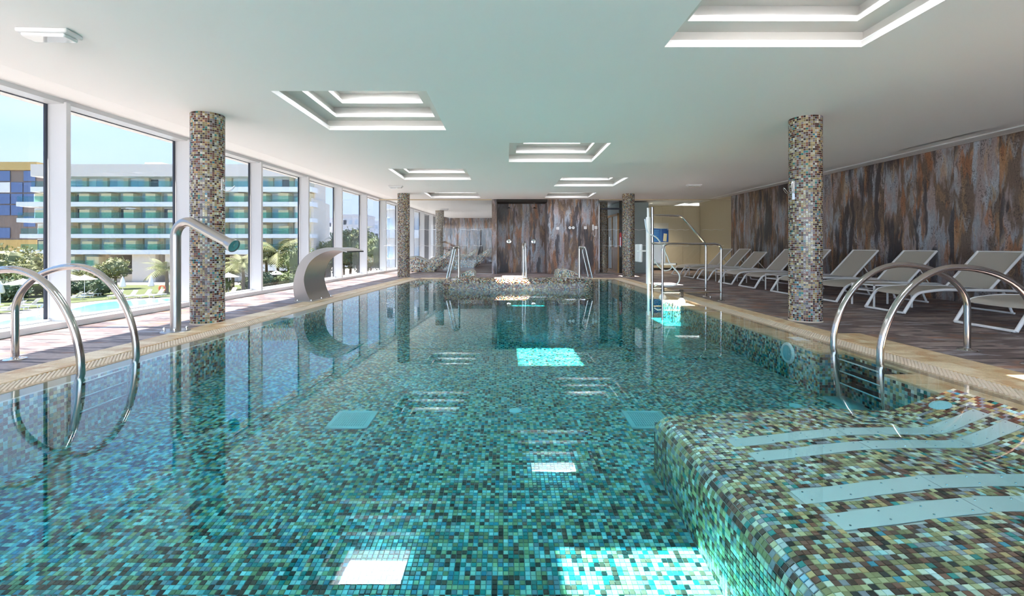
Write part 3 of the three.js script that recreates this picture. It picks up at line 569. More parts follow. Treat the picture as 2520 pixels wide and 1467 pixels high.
function headrest(pts, d0, d1, label, seed) {
  const o = thing('mosaic_headrest', label, 'headrest', [0, 0, 0], 0, 'sloping mosaic headrests behind the rim');
  const p = spline(pts, 30); mesh('core', prism([...p.map(([x, y]) => [x, y - 0.003]), [p[p.length - 1][0], -0.4], [p[0][0], -0.4]].reverse(), -d1, -d0), M.grout, o);
  const T = skin(p, d0, d1, 1); const yAt = (x) => { for (let i = 1; i < p.length; i++) if (p[i][0] >= x) return p[i][1]; return 0; };
  for (let x = Math.min(p[0][0], p[p.length - 1][0]); x < Math.max(p[0][0], p[p.length - 1][0]); x += PITCH) for (let y = yAt(x) - PITCH; y > 0; y -= PITCH) T.push({ p: V(x, y, -d0), n: V(0, 0, 1), t: V(1, 0, 0) });
  mosaic(o, T, seed);
}
headrest([[-1.38, 0.16], [-1.1, 0.28], [-0.92, 0.37], [-0.82, 0.385], [-0.76, 0.33], [-0.74, 0.12]], 11.25, 12.0, 'sloping mosaic headrest behind the rim towards the relaxation room', 72);
headrest([[1.27, 0.12], [1.29, 0.36], [1.38, 0.40], [1.55, 0.40], [1.75, 0.32], [2.0, 0.17]], 11.25, 12.0, 'sloping mosaic headrest behind the rim towards the pool lift', 73);

// handrails on the rim
function rimRail(x, d, lean, label) {
  const o = thing('stair_handrail', label, 'handrail', [x, 0.247, -d], 0, 'steel handrails on the mosaic rim');
  for (const z of [0.26, -0.26]) mesh('rail', pipe([[-lean * 0.0, 0, z], [lean * 0.16, 0.70, z], [lean * 0.26, 0.72, z - 0.3 * Math.sign(z)], [lean * 0.26, 0.0, z - 0.32 * Math.sign(z)]], 0.02, 0.05), M.steel, o);
  mesh('crossbar', rod([lean * 0.16, 0.69, 0.26], [lean * 0.16, 0.69, -0.26], 0.014), M.steel, o);
}
rimRail(-1.34, 10.88, 1, 'steel stair handrail leaning on the rim end towards the windows');
rimRail(2.0, 10.88, -1, 'steel stair handrail leaning on the rim end towards the pool lift');
{
  const o = thing('stair_handrail', 'upright steel stair handrail in the middle of the mosaic rim', 'handrail', [0.47, 0.247, -10.85], 0, 'steel handrails on the mosaic rim');
  mesh('rail', pipe([[-0.045, 0, 0.18], [-0.045, 0.72, 0.14], [-0.045, 0.80, -0.3], [-0.045, 0, -0.34]], 0.02, 0.06), M.steel, o);
  mesh('rail', pipe([[0.02, 0, 0.18], [0.0, 0.78, 0.14], [0.0, 0.84, -0.3], [0.02, 0, -0.34]], 0.02, 0.06), M.steel, o);
}

// ------------------------------------------------------------------ pool ladders
function ladder(s, xIn, xOut, dFar, dNear, label, skew = 0) {     // s = +1 on the lounger side, -1 on the window side
  const o = thing('pool_ladder', label, 'ladder', [xIn, 0, -(dFar + dNear) / 2], 0, 'steel pool ladders');
  const w = Math.abs(xOut - xIn), H = 0.80;
  for (const z of [-(dFar - dNear) / 2, (dFar - dNear) / 2]) {
    const pts = [];
    for (let i = 0; i <= 4; i++) pts.push(V(s * w, 0.0 + i * 0.10, z));
    const a = w * 0.5, b = H - 0.40;                                // upper arch on the deck side
    for (let i = 1; i <= 14; i++) { const t = i / 14 * Math.PI / 2; pts.push(V(s * (w - a + a * Math.cos(t)), 0.40 + b * Math.sin(t), z)); }
    const c = w - a, e = H + 0.02;                                  // long fall into the water
    for (let i = 1; i <= 20; i++) { const t = i / 20 * 1.38; pts.push(V(s * (c - (c + 0.018) * Math.sin(t) * 1.0), H - e * (1 - Math.cos(t)) , z)); }
    const l = pts[pts.length - 1]; pts.push(V(l.x - s * 0.005, l.y - 0.12, z), V(l.x + s * 0.02, l.y - 0.2, z), V(l.x + s * 0.05, -0.40, z));
    mesh('rail', sweep(pts, 0.0265, 16), M.steel, o);
    mesh('base_flange', lathe([[0, 0.02], [0.03, 0.02], [0.034, 0.012], [0.07, 0.008], [0.078, 0]], 32).translate(s * w, 0.003, z), M.chrome, o);
  }
  for (const [k, y] of [-0.08, -0.19, -0.30].entries()) mesh('step', [rbox(-0.02 + s * 0.10 - 0.03, s * 0.10 + 0.05, y - 0.012, y, -(dFar - dNear) / 2 + 0.02, (dFar - dNear) / 2 - 0.02, 0.005)], M.black, o), mesh('step_edge', rod([s * 0.05 - 0.012, y, -(dFar - dNear) / 2 + 0.02], [s * 0.05 - 0.012, y, (dFar - dNear) / 2 - 0.02], 0.007), M.plate, o);
}
ladder(1, 3.085, 4.33, 4.34, 3.80, 'curved steel pool ladder between the massage bench and the loungers');
ladder(-1, -3.19, -4.22, 3.99, 3.47, 'curved steel pool ladder in front of the windows');

// ------------------------------------------------------------------ curved water blade and jet pipe
{
  const px = 140.2, f = ([u, v]) => [(u - 1243) / px, 0.97 - (v - 607) / px];
  const outer = spline([[727, 743], [722, 715], [722, 697], [726, 676], [735, 652], [752, 630], [775, 616.5], [803, 609.5], [830, 610.5], [854, 618]].map(f), 40);
  const inner = spline([[765, 742], [755, 722], [749, 700], [748, 686], [752, 667], [763, 645], [787, 626], [815, 616.5], [836, 617], [853.5, 621.5]].map(f), 40);
  const o = thing('cascade_fountain', 'tall curved brushed steel water blade arching over the pool edge', 'fountain', [0, 0, 0]);
  const d0 = 8.13, d1 = 8.92;
  const slantIn = (g) => { const p = g.attributes.position; for (let i = 0; i < p.count; i++) p.setX(i, p.getX(i) + SKEW * (-p.getZ(i) - d0)); return g; };
  mesh('side_cheek', slantIn(prism([...outer, ...inner.slice().reverse()].reverse(), -d0 - 0.004, -d0)), M.brushed, o);
  mesh('side_cheek', slantIn(prism([...outer, ...inner.slice().reverse()].reverse(), -d1, -d1 + 0.004)), M.brushed, o);
  const sheet = (pts, t) => { const q = pts.map(([x, y], i) => { const a = pts[Math.max(0, i - 1)], b = pts[Math.min(pts.length - 1, i + 1)], l = Math.hypot(b[0] - a[0], b[1] - a[1]); return [x - (b[1] - a[1]) / l * t, y + (b[0] - a[0]) / l * t]; }); return slantIn(prism([...pts, ...q.reverse()].reverse(), -d1 + 0.002, -d0 - 0.002)); };
  mesh('outer_sheet', sheet(outer, -0.003), M.brushed, o); mesh('inner_sheet', sheet(inner, 0.003), M.brushed, o);
  mesh('spout_slot', slantIn(rbox(-2.785, -2.776, 0.868, 0.886, -d1 + 0.01, -d0 - 0.01, 0.002)), M.black, o);
  mesh('base_plate', slantIn(rbox(-3.70, -3.37, 0, 0.012, -d1 - 0.03, -d0 + 0.03, 0.003)), M.brushed, o);
  for (const [x, d] of [[-3.66, 8.12], [-3.42, 8.12], [-3.39, 8.5], [-3.37, 8.9]]) mesh('bolt', lathe([[0, 0.03], [0.01, 0.03], [0.013, 0.026], [0.013, 0]], 12).translate(x + 0.02, 0.01, -d), M.chrome, o);
}
{
  const o = thing('water_jet_pipe', 'bent brushed steel water jet pipe with a flared mouth', 'fountain', [-3.77, 0, -5.30], -0.24);
  const pts = [V(0, 0.01, 0), V(0, 0.5, 0), V(0, 1.08, 0)]; for (let i = 1; i <= 12; i++) { const t = i / 12 * 2.0, R = 0.17; pts.push(V(R - R * Math.cos(t), 1.08 + R * Math.sin(t) , 0)); }
  const e = pts[pts.length - 1], dir = V(Math.sin(2.0), Math.cos(2.0), 0); for (let i = 1; i <= 10; i++) pts.push(e.clone().addScaledVector(dir, i / 10 * 0.53));
  mesh('pipe', sweep(pts, 0.053, 24), M.brushed, o);
  const q = pts[pts.length - 1], head = lathe([[0.056, 0], [0.058, 0.02], [0.074, 0.06], [0.076, 0.10], [0.072, 0.105], [0.066, 0.10]], 32), lens = lathe([[0, 0.088], [0.03, 0.09], [0.066, 0.094]], 32), slit = new THREE.BoxGeometry(0.05, 0.006, 0.012).translate(0, 0.093, 0);
  const R = new THREE.Quaternion().setFromUnitVectors(V(0, 1, 0), dir);
  for (const [n, g, m] of [['flared_mouth', head, M.brushed], ['lens', lens, M.lens], ['spindle', slit, M.chrome]]) { const k = mesh(n, g, m, o); k.quaternion.copy(R); k.position.copy(q).addScaledVector(dir, -0.01); }
  mesh('base_flange', lathe([[0, 0.014], [0.135, 0.014], [0.146, 0.008], [0.148, 0]], 40), M.brushed, o);
  for (let i = 0; i < 4; i++) { const a = Math.PI / 4 + i * Math.PI / 2; mesh('bolt', lathe([[0, 0.045], [0.01, 0.043], [0.016, 0.034], [0.016, 0.0]], 14).translate(Math.cos(a) * 0.105, 0.012, Math.sin(a) * 0.105), M.chrome, o); }
}

// ------------------------------------------------------------------ far end: shower block of rust panels
{
  const D = FAR, w = thing('wall_far', 'far block of rust panels with the open shower recess', 'wall', [0, 0, -D], 0, null, 'structure');
  const H = 2.655;
  mesh('wall_core', [box(-0.46, -0.30, 0, H, -1.0, -0.015), box(-0.46, 3.30, 0, H, -2.2, -0.86), box(1.50, 3.30, 0, H, -0.9, -0.015), box(-0.46, 3.30, 2.56, H, -0.86, -0.005)], M.rustJoint, w);
  const front = (x0, x1, v, f, z = 0, h = H) => { const p = rustPanel(w, x1 - x0 - 0.004, h, v, f); p.position.set((x0 + x1) / 2, h / 2, z - 0.007); };
  front(-0.47, -0.30, 1, 0);
  for (const [i, v] of [[0, 2], [1, 0], [2, 3]]) front(-0.30 + 0.6 * i, 0.30 + 0.6 * i, v, i * 0.7, -0.85, 2.56);
  for (const [i, v] of [[0, 3], [1, 1], [2, 2]]) front(1.50 + 0.6 * i, 2.10 + 0.6 * i, v, 0.4 + i * 0.9);
  const side = (x, t, v) => { const p = rustPanel(w, 0.84, H - 0.1, v, 0); p.rotation.y = t; p.position.set(x, (H - 0.1) / 2, -0.43); };
  side(-0.293, Math.PI / 2, 1); side(1.493, -Math.PI / 2, 3);
  const sR = rustPanel(w, 2.0, H, 0, 0); sR.rotation.y = Math.PI / 2; sR.position.set(3.307, H / 2, -1.0);
  mesh('shower_floor', metreUV(box(-0.30, 1.50, -0.02, 0.004, -0.85, 0)), M.deck, w);
}
for (const [i, x] of [0.14, 1.06].entries()) {
  const n = i ? 'beside the clock wall' : 'beside the relaxation room';
  const s = thing('overhead_shower', 'chrome overhead shower in the recess ' + n, 'shower', [x, 2.56, -FAR - 0.40], 0, 'chrome overhead showers');
  mesh('arm', rod([0, 0, 0], [0, -0.16, 0], 0.011), M.chrome, s); mesh('rose', lathe([[0, -0.15], [0.02, -0.16], [0.03, -0.185], [0.09, -0.20], [0.092, -0.21], [0, -0.215]], 28), M.chrome, s); mesh('collar', lathe([[0, 0], [0.04, 0], [0.04, -0.01], [0.014, -0.02]], 20), M.chrome, s);
  const m = thing('shower_mixer', 'round chrome shower mixer on the panel ' + n, 'tap', [x, 1.16, -FAR - 0.848 + 0.006], 0, 'chrome shower mixers');
  mesh('plate', lathe([[0, 0.016], [0.08, 0.014], [0.09, 0.006], [0.09, 0]], 32).rotateX(Math.PI / 2), M.chrome, m); mesh('knob', lathe([[0, 0.07], [0.028, 0.068], [0.032, 0.01]], 20).rotateX(Math.PI / 2), M.chrome, m); mesh('lever', rod([0, 0, 0.055], [0, -0.105, 0.085], 0.010), M.chrome, m);
}
{ // fittings on the clock wall
  const z = -FAR + 0.001, X = (u) => (u - 1243) / FOCAL * FAR, Y = (v) => EYE - (v - 607) / FOCAL * FAR;
  const sw = (u, v, label) => { const o = thing('wall_switch', label, 'switch', [X(u), Y(v), z], 0, 'white switches on the clock wall'); mesh('plate', rbox(-0.05, 0.05, -0.05, 0.05, 0, 0.012, 0.006), M.whitePlastic, o); mesh('rocker', rbox(-0.028, 0.028, -0.03, 0.03, 0.010, 0.017, 0.003), M.white, o); };
  sw(1372.5, 562, 'single white wall switch at the edge of the shower recess'); sw(1440.5, 560.5, 'white wall switch between the clocks and the handset');
  const c = thing('twin_clock', 'pair of round white dials on one black plate', 'clock', [X(1406.5), Y(560.5), z]);
  mesh('plate', rbox(-0.12, 0.12, -0.055, 0.055, 0, 0.014, 0.004), M.black, c);
  for (const [dx, a] of [[-0.06, 1.2], [0.06, 0.7]]) { const f = mesh('dial', lathe([[0, 0.004], [0.048, 0.004], [0.052, 0.008], [0.054, 0]], 32).rotateX(Math.PI / 2).translate(dx, 0, 0.013), M.whitePlastic, c); mesh('hand', [rod([dx, 0, 0.02], [dx + 0.032 * Math.cos(a), 0.032 * Math.sin(a), 0.02], 0.002, 6), rod([dx, 0, 0.02], [dx - 0.02 * Math.sin(a), 0.02 * Math.cos(a), 0.02], 0.002, 6)], M.black, f); }
  mesh('probe', rod([0.07, 0.055, 0.008], [0.095, 0.11, 0.02], 0.004), M.black, c);
  const p = thing('wall_handset', 'white wall handset hanging on a looped cord', 'telephone', [X(1463), Y(560), z]);
  mesh('wall_box', rbox(-0.002, 0.10, -0.055, 0.055, 0, 0.022, 0.006), M.whitePlastic, p);
  mesh('handset', rbox(-0.085, -0.025, -0.105, 0.105, 0.0, 0.04, 0.018, 3), M.whitePlastic, p);
  mesh('cord', tube([[-0.055, -0.10, 0.02], [-0.052, -0.20, 0.02], [-0.03, -0.29, 0.02], [0.01, -0.315, 0.02], [0.045, -0.27, 0.02], [0.052, -0.16, 0.02], [0.05, -0.05, 0.015]], 0.008, 40, 8), M.whitePlastic, p);
}
// glass partitions with wavy white marks
function partition(label, x0, x1, splits, door) {
  const o = thing('glass_partition', label, 'partition', [0, 0, -FAR], 0, null, null);
  const xs = [x0, ...splits, x1];
  for (let i = 0; i < xs.length - 1; i++) {
    const a = xs[i] + 0.004, b = xs[i + 1] - 0.004, g = mesh('pane', box(a, b, 0.012, 2.62, -0.006, 0.006), M.clearGlass, o), cx = (a + b) / 2, L = Math.min(0.39, (b - a) / 2 - 0.1);
    for (const y of [1.57, 1.0]) { const pts = []; for (let k = 0; k <= 24; k++) { const t = k / 24 * 2 - 1; pts.push([cx + t * L, y + 0.012 * Math.sin(t * 7), 0.008]); } mesh('wave_mark', tube(pts, 0.006, 48, 6), M.whitePlastic, g); }
  }
  mesh('top_channel', box(x0, x1, 2.61, 2.652, -0.02, 0.02), M.beige, o); mesh('bottom_channel', box(x0, x1, 0.0, 0.012, -0.015, 0.015), M.brushed, o);
  if (door) { mesh('door_rail', rbox(door[0], door[1], 2.28, 2.34, -0.02, 0.02, 0.004), M.gasket, o); mesh('door_handle', [rod([door[1] - 0.09, 0.95, 0.05], [door[1] - 0.09, 1.3, 0.05], 0.012), rod([door[1] - 0.09, 1.0, 0], [door[1] - 0.09, 1.0, 0.05], 0.007), rod([door[1] - 0.09, 1.25, 0], [door[1] - 0.09, 1.25, 0.05], 0.007)], M.chrome, o); mesh('door_edge', box(door[1] - 0.01, door[1], 0.01, 2.3, -0.012, 0.012), M.gasket, o); }
}
partition('clear glass partition closing off the relaxation room', LX(FACADE, FAR) + 0.06, -0.47, [-3.35, -1.94], null);
partition('clear glass partition before the sauna and the beige corridor', 3.32, 7.98, [4.16, 5.50, 6.74], [3.4, 4.16]);

// relaxation room behind the glass
{
  const w = thing('wall_relax', 'rust panelled end wall of the relaxation room', 'wall', [0, 0, -END], 0, null, 'structure');
  mesh('wall_core', box(-5, 8.2, -0.2, 2.8, -0.3, -0.016), M.rustJoint, w);
  for (let i = 0; i < 7; i++) { const p = rustPanel(w, 0.716, 2.655, (i * 3 + 1) % 4, i * 0.61); p.position.set(-3.72 + 0.36 + 0.72 * i, 1.327, -0.007); }
  struct('wall_relax_side', box(-0.46, 3.28, 0, CEIL, -END, -FAR - 2.1), M.paint);
  const fl = struct('floor_relax', metreUV(plan([[LX(FACADE, FAR), FAR + 0.1], [8.1, FAR + 0.1], [8.1, END], [LX(FACADE, END), END]], -0.2, -0.004)), M.deck);
}
// heated beds covered in broken mosaic
function heatedBed(x, d, label, seed) {
  const o = thing('heated_bed', label, 'lounger', [x, 0, -d], 0, 'heated mosaic beds behind the glass');
  const q = rng(seed), prof = spline([[-1.05, 0.36], [-0.8, 0.52], [-0.45, 0.60], [-0.15, 0.50], [0.15, 0.42], [0.5, 0.56], [0.85, 0.78], [1.0, 0.86], [1.05, 0.80]], 44);
  const out = [...prof, [0.95, 0.66], [0.55, 0.40], [0.30, 0.0], [-0.85, 0.0], [-0.92, 0.2]];
  mesh('core', prism(out.slice().reverse(), -0.36, 0.36, 0.03, 0.9), M.grout, o);
  const T = []; const add = (p, n, t) => T.push({ p, n, t, sx: TILE * (1.1 + 0.9 * q()), sy: TILE * (1.1 + 0.9 * q()) });
  const P2 = 0.046;
  for (const t of skin(prof, -0.36, 0.36, 1)) if (q() < 0.36) { const a = q() * 1.5; add(t.p.clone().addScaledVector(t.n, 0.0), t.n, t.t.clone().multiplyScalar(Math.cos(a)).add(V(0, 0, Math.sin(a)))); }
  const yAt = (x) => { for (let i = 1; i < prof.length; i++) if (prof[i][0] >= x) return prof[i][1]; return 0.5; };
  for (let px = -0.9; px < 0.95; px += P2) for (let y = 0.02; y < yAt(px) - 0.03; y += P2) { if (px > 0.3 && y < (px - 0.3) * 1.05) continue; const a = q() * 1.5; add(V(px + (q() - 0.5) * 0.02, y + (q() - 0.5) * 0.02, 0.359), V(0, 0, 1), V(Math.cos(a), Math.sin(a), 0)); }
  mosaic(o, T, seed);
}
heatedBed(-3.05, 18.2, 'mosaic heated bed closest to the glass of the relaxation room', 81);
heatedBed(-2.25, 20.0, 'second mosaic heated bed in the relaxation room', 82);
heatedBed(-1.75, 21.5, 'third mosaic heated bed in the relaxation room', 83);
heatedBed(-1.66, 23.0, 'fourth mosaic heated bed in the relaxation room', 84);

// corridor behind the second partition: beige wall, notice board, sauna cabin
{
  struct('wall_corridor', [box(5.28, 8.2, 0.1, CEIL, -19.2, -19.0), box(8.0, 8.2, 0, 2.8, -19.1, -FAR)], M.beige);
  struct('baseboard_corridor', box(5.28, 8.0, 0, 0.1, -19.1, -18.985), M.black);
  for (const [i, [x0, x1]] of [[5.30, 6.44], [6.45, 7.28], [7.29, 7.98]].entries()) { const p = mesh('panel', rbox(x0, x1, 0.1, CEIL - 0.02, -18.992, -18.98, 0.003), M.beige, scene.children.find((c) => c.name === 'wall_corridor')); }
  struct('wall_corridor_end', box(3.2, 5.3, 0, CEIL, -21.2, -21.0), M.paint);
  const s = thing('sauna_cabin', 'sauna cabin with a wooden glazed door seen through the glass', 'sauna', [4.13, 0, -17.0]);
  const clad = mat([0.30, 0.36, 0.37], { roughness: 0.5 });
  mesh('cabin_body', [box(0.05, 1.14, 0, 2.6, -2.0, -0.02)], clad, s);
  for (let i = 0; i < 7; i++) mesh('cladding_board', rbox(0.034, 0.05, 2.22, 2.6, -0.28 * (i + 1) + 0.004, -0.28 * i - 0.004, 0.003), clad, s);
  mesh('door_frame', [box(0, 0.06, 0, 2.2, -0.06, 0), box(0, 0.06, 0, 2.2, -0.98, -0.92), box(0, 0.06, 0, 2.2, -1.80, -1.72), box(0, 0.06, 2.12, 2.2, -1.8, 0), box(0, 0.055, 0.85, 0.95, -0.92, -0.06), box(0, 0.05, 0.0, 0.1, -1.75, -0.06)], M.wood, s);
  mesh('door_pane', [box(0.02, 0.03, 0.95, 2.12, -0.92, -0.06), box(0.02, 0.03, 0.1, 2.12, -1.72, -0.98)], M.darkGlass, s);
  mesh('door_panel', box(0.015, 0.05, 0.1, 0.86, -0.92, -0.06), M.wood, s);
  mesh('door_handle', [rod([-0.05, 0.85, -1.06], [-0.05, 1.35, -1.06], 0.014), rod([-0.05, 0.95, -1.06], [0.02, 0.95, -1.06], 0.008), rod([-0.05, 1.25, -1.06], [0.02, 1.25, -1.06], 0.008), rod([-0.05, 0.95, -0.86], [-0.05, 1.2, -0.86], 0.012)], M.chrome, s);
  const fe = thing('fire_extinguisher', 'slim red extinguisher on the wall beside the sauna door', 'extinguisher', [4.20, 1.0, -16.86]);
  mesh('cylinder', lathe([[0, 0], [0.045, 0.002], [0.05, 0.02], [0.05, 0.40], [0.04, 0.45], [0.018, 0.47], [0.018, 0.5], [0, 0.5]], 20), M.red, fe); mesh('valve', rbox(-0.03, 0.03, 0.49, 0.53, -0.015, 0.015, 0.004), M.black, fe);
  struct('wall_sauna_post', box(4.18, 4.42, 0, CEIL, -16.98, -16.92), M.black);
  // notice board
  const W = 512, H = 344, cv = document.createElement('canvas'); cv.width = W; cv.height = H; const c = cv.getContext('2d');
  c.fillStyle = '#c9c4bb'; c.fillRect(0, 0, W, H); c.fillStyle = '#0f4a96'; c.beginPath(); c.moveTo(0, 78); c.bezierCurveTo(120, 56, 260, 92, 400, 92); c.bezierCurveTo(450, 92, 490, 90, W, 96); c.lineTo(W, 304); c.lineTo(0, 304); c.fill();
  c.strokeStyle = '#8fb6d6'; c.lineWidth = 6; c.beginPath(); c.moveTo(0, 76); c.bezierCurveTo(120, 54, 260, 90, 400, 90); c.bezierCurveTo(450, 90, 490, 88, W, 94); c.stroke();
  c.fillStyle = '#1565ad'; for (let k = 0; k < 2; k++) for (let j = 0; j < 7; j++) c.fillRect(54 + k * 196, 110 + j * 27, 120, 19);
  c.fillStyle = '#dfe8ee'; for (let k = 0; k < 2; k++) for (let j = 0; j < 7; j++) c.fillRect(26 + k * 196, 110 + j * 27, 18, 18);
  c.fillStyle = '#7fb0cf'; for (let k = 0; k < 2; k++) for (let j = 0; j < 7; j++) c.fillRect(58 + k * 196, 117 + j * 27, 100 - ((j * 37) % 30), 3);
  c.fillStyle = '#5f8fb2'; c.fillRect(386, 92, 8, 212); c.fillStyle = '#8a86a6'; c.fillRect(18, 20, 90, 6); c.fillRect(18, 34, 110, 6); c.fillRect(18, 48, 84, 6); c.fillRect(250, 50, 60, 5);
  c.save(); c.translate(456, 230); c.rotate(0.1); c.fillStyle = '#cfc9a8'; c.fillRect(-28, -62, 56, 124); c.restore();
  c.fillStyle = '#a33a34'; c.fillRect(22, 314, 22, 20); c.fillStyle = '#c98a80'; c.fillRect(54, 318, 40, 5); c.fillRect(54, 327, 30, 4); c.fillStyle = '#a33a34'; c.fillRect(300, 316, 44, 12);
  const t = new THREE.CanvasTexture(cv); t.colorSpace = THREE.SRGBColorSpace;
  const X = (u) => (u - 1243) / FOCAL * 18.97, Y = (v) => EYE - (v - 607) / FOCAL * 18.97, b = thing('notice_board', 'blue and white pool rules board on the beige corridor wall', 'sign', [X(1606.5), Y(575.5), -18.978]);
  const w2 = (X(1645) - X(1568)) / 2, h2 = (Y(549) - Y(602)) / 2, face = new THREE.PlaneGeometry(2 * w2, 2 * h2).translate(0, 0, 0.0105);
  mesh('backing', rbox(-w2, w2, -h2, h2, 0, 0.01, 0.002), M.whitePlastic, b); mesh('printed_sheet', face, mat([1, 1, 1], { map: t, roughness: 0.4 }), b);
  // recessed lamp that is lit in the corridor ceiling
  const dl = thing('ceiling_downlight', 'small round lit downlight in the corridor ceiling behind the glass', 'lamp', [5.65, CEIL - 0.001, -17.9]);
  mesh('rim', lathe([[0.05, 0], [0.05, -0.008], [0.072, -0.006], [0.075, 0]], 28), M.white, dl);
  mesh('glowing_lens', lathe([[0, -0.004], [0.05, -0.004]], 24), mat([0.9, 0.85, 0.75], { emissive: new THREE.Color().setRGB(1, 0.86, 0.66), emissiveIntensity: 0.4 }), dl);
  const sp = new THREE.SpotLight(new THREE.Color().setRGB(1, 0.88, 0.70), 2.2, 0, 1.1, 0.6); sp.name = 'downlight_beam'; sp.position.set(0, -0.012, 0); sp.target.position.set(0, -2, 0); sp.castShadow = true; dl.add(sp, sp.target);
  const av = thing('ceiling_vent', 'slotted air grille in the corridor ceiling behind the glass', 'vent', [6.8, CEIL - 0.001, -17.6]);
  mesh('frame', [rbox(-0.32, 0.32, -0.008, 0, -0.12, -0.10, 0.002), rbox(-0.32, 0.32, -0.008, 0, 0.10, 0.12, 0.002), rbox(-0.32, -0.30, -0.008, 0, -0.12, 0.12, 0.002), rbox(0.30, 0.32, -0.008, 0, -0.12, 0.12, 0.002)], M.white, av); mesh('backing', box(-0.3, 0.3, -0.002, 0, -0.1, 0.1), M.black, av);
  for (let i = 0; i < 14; i++) mesh('slat', box(-0.29 + i * 0.044, -0.275 + i * 0.044, -0.007, -0.001, -0.1, 0.1), M.white, av);
}

// ------------------------------------------------------------------ loungers and side tables
function lounger(top = 0.90) {
  const o = new THREE.Group(), w = 0.35;                          // foot at x = 0, head towards +x, width along z
  for (const z of [-w, w]) {
    const s = Math.sign(z);
    mesh('side_rail', pipe([[0.02, 0.02, z], [0.20, 0.31, z], [0.55, 0.355, z], [1.30, 0.345, z], [1.78, 0.33, z], [1.90, 0.27, z]], 0.021, 0.10), M.white, o);
    mesh('rear_leg', pipe([[1.46, 0.34, z - s * 0.03], [1.60, 0.02, z - s * 0.03]], 0.017, 0.05), M.white, o);
    mesh('back_rail', rod([1.27, 0.352, z - s * 0.022], [1.27 + (top - 0.352) * 0.92, top, z - s * 0.022], 0.018), M.white, o);
    mesh('back_strut', rod([1.27 + (top - 0.352) * 0.42, 0.352 + (top - 0.352) * 0.42, z - s * 0.05], [1.66, 0.335, z - s * 0.05], 0.009), M.white, o);
    mesh('foot_pad', lathe([[0, 0.0], [0.018, 0], [0.02, 0.012], [0.012, 0.02]], 12).translate(0.05, 0.0, z - s * 0.06), M.chrome, o);
  }
  mesh('foot_bar', rbox(0.0, 0.038, 0.012, 0.042, -w, w, 0.008), M.white, o);
  mesh('rear_bar', rbox(1.585, 1.617, 0.004, 0.032, -w, w, 0.008), M.white, o);
  mesh('back_top_bar', rod([1.27 + (top - 0.352) * 0.92, top, -w + 0.02], [1.27 + (top - 0.352) * 0.92, top, w - 0.02], 0.011), M.white, o);
  const N = 18, sling = (pts, sag) => { const pos = [], idx = [], uv = []; const K = 6; pts.forEach(([x, y], i) => { for (let k = 0; k <= K; k++) { const t = k / K * 2 - 1; pos.push(x, y - sag * (1 - t * t), t * (w - 0.012)); uv.push(x, t * w); } }); for (let i = 0; i < pts.length - 1; i++) for (let k = 0; k < K; k++) { const a = i * (K + 1) + k; idx.push(a, a + 1, a + K + 1, a + 1, a + K + 2, a + K + 1); } const g = new THREE.BufferGeometry(); g.setAttribute('position', new THREE.Float32BufferAttribute(pos, 3)); g.setAttribute('uv', new THREE.Float32BufferAttribute(uv, 2)); g.setIndex(idx); g.computeVertexNormals(); return g; };
  mesh('seat_sling', sling(spline([[0.17, 0.275], [0.22, 0.315], [0.36, 0.345], [0.6, 0.362], [1.0, 0.358], [1.27, 0.352]], N), 0.012), M.sling, o);
  mesh('back_sling', sling(spline([[1.29, 0.37], [1.29 + (top - 0.37) * 0.46, 0.37 + (top - 0.37) * 0.5], [1.27 + (top - 0.352) * 0.92, top - 0.005]], N), 0.010), M.sling, o);
  return o;
}
const LD = [15.2, 14.0, 13.0, 11.62, 10.55, 9.2, 7.95, 6.6, 5.15];
const LL = ['beige sling lounger beside the corridor glass', 'second beige sling lounger out from the corridor glass', 'beige sling lounger with its backrest set lower than the others', 'beige sling lounger following the one with the lowered backrest', 'beige sling lounger two places before the column with the hook', 'beige sling lounger partly hidden by the column with the hook', 'beige sling lounger just past the column, with the table at its side', 'beige sling lounger seen through the ladder hoops', 'beige sling lounger at the end of the row beside the ladder'];
const standard = lounger(0.895), lowered = lounger(0.815);
LD.forEach((d, i) => { const o = (i === 2 ? lowered : standard).clone(); o.name = numbered('sun_lounger'); scene.add(o); o.position.set(5.66 + (i === 0 ? 0.04 : 0), 0, -(d + 0.35)); tag(o, LL[i], 'sun lounger', 'beige sling loungers along the panelled wall'); });
function sideTable(d0, d1, label) {
  const o = thing('side_table', label, 'table', [5.86, 0, -(d0 + d1) / 2], 0, 'low white side tables between the loungers'), w = (d1 - d0) / 2, L = 0.62, h = 0.365, t = 0.022;
  mesh('table_top', rbox(0.012, L - 0.012, h - 0.012, h - 0.003, -w + 0.012, w - 0.012, 0.002), M.sling, o);
  mesh('top_frame', [rbox(0, L, h - t, h, -w, -w + t, 0.003), rbox(0, L, h - t, h, w - t, w, 0.003), rbox(0, t, h - t, h, -w, w, 0.003), rbox(L - t, L, h - t, h, -w, w, 0.003)], M.white, o);
  for (const x of [0, L - t]) for (const z of [-w, w - t]) mesh('leg', rbox(x, x + t, 0, h - t, z, z + t, 0.003), M.white, o);
  mesh('lower_bar', [rbox(0, t, h - 0.11, h - 0.09, -w, w, 0.003), rbox(0, L, h - 0.11, h - 0.09, -w, -w + t, 0.003)], M.white, o);
}
sideTable(14.75, 15.13, 'white side table next to the lounger beside the corridor glass');
sideTable(12.40, 12.92, 'white side table next to the lounger with the lowered backrest');
sideTable(9.97, 10.45, 'white side table just behind the column with the hook');
sideTable(7.36, 7.85, 'white side table behind the ladder hoops');

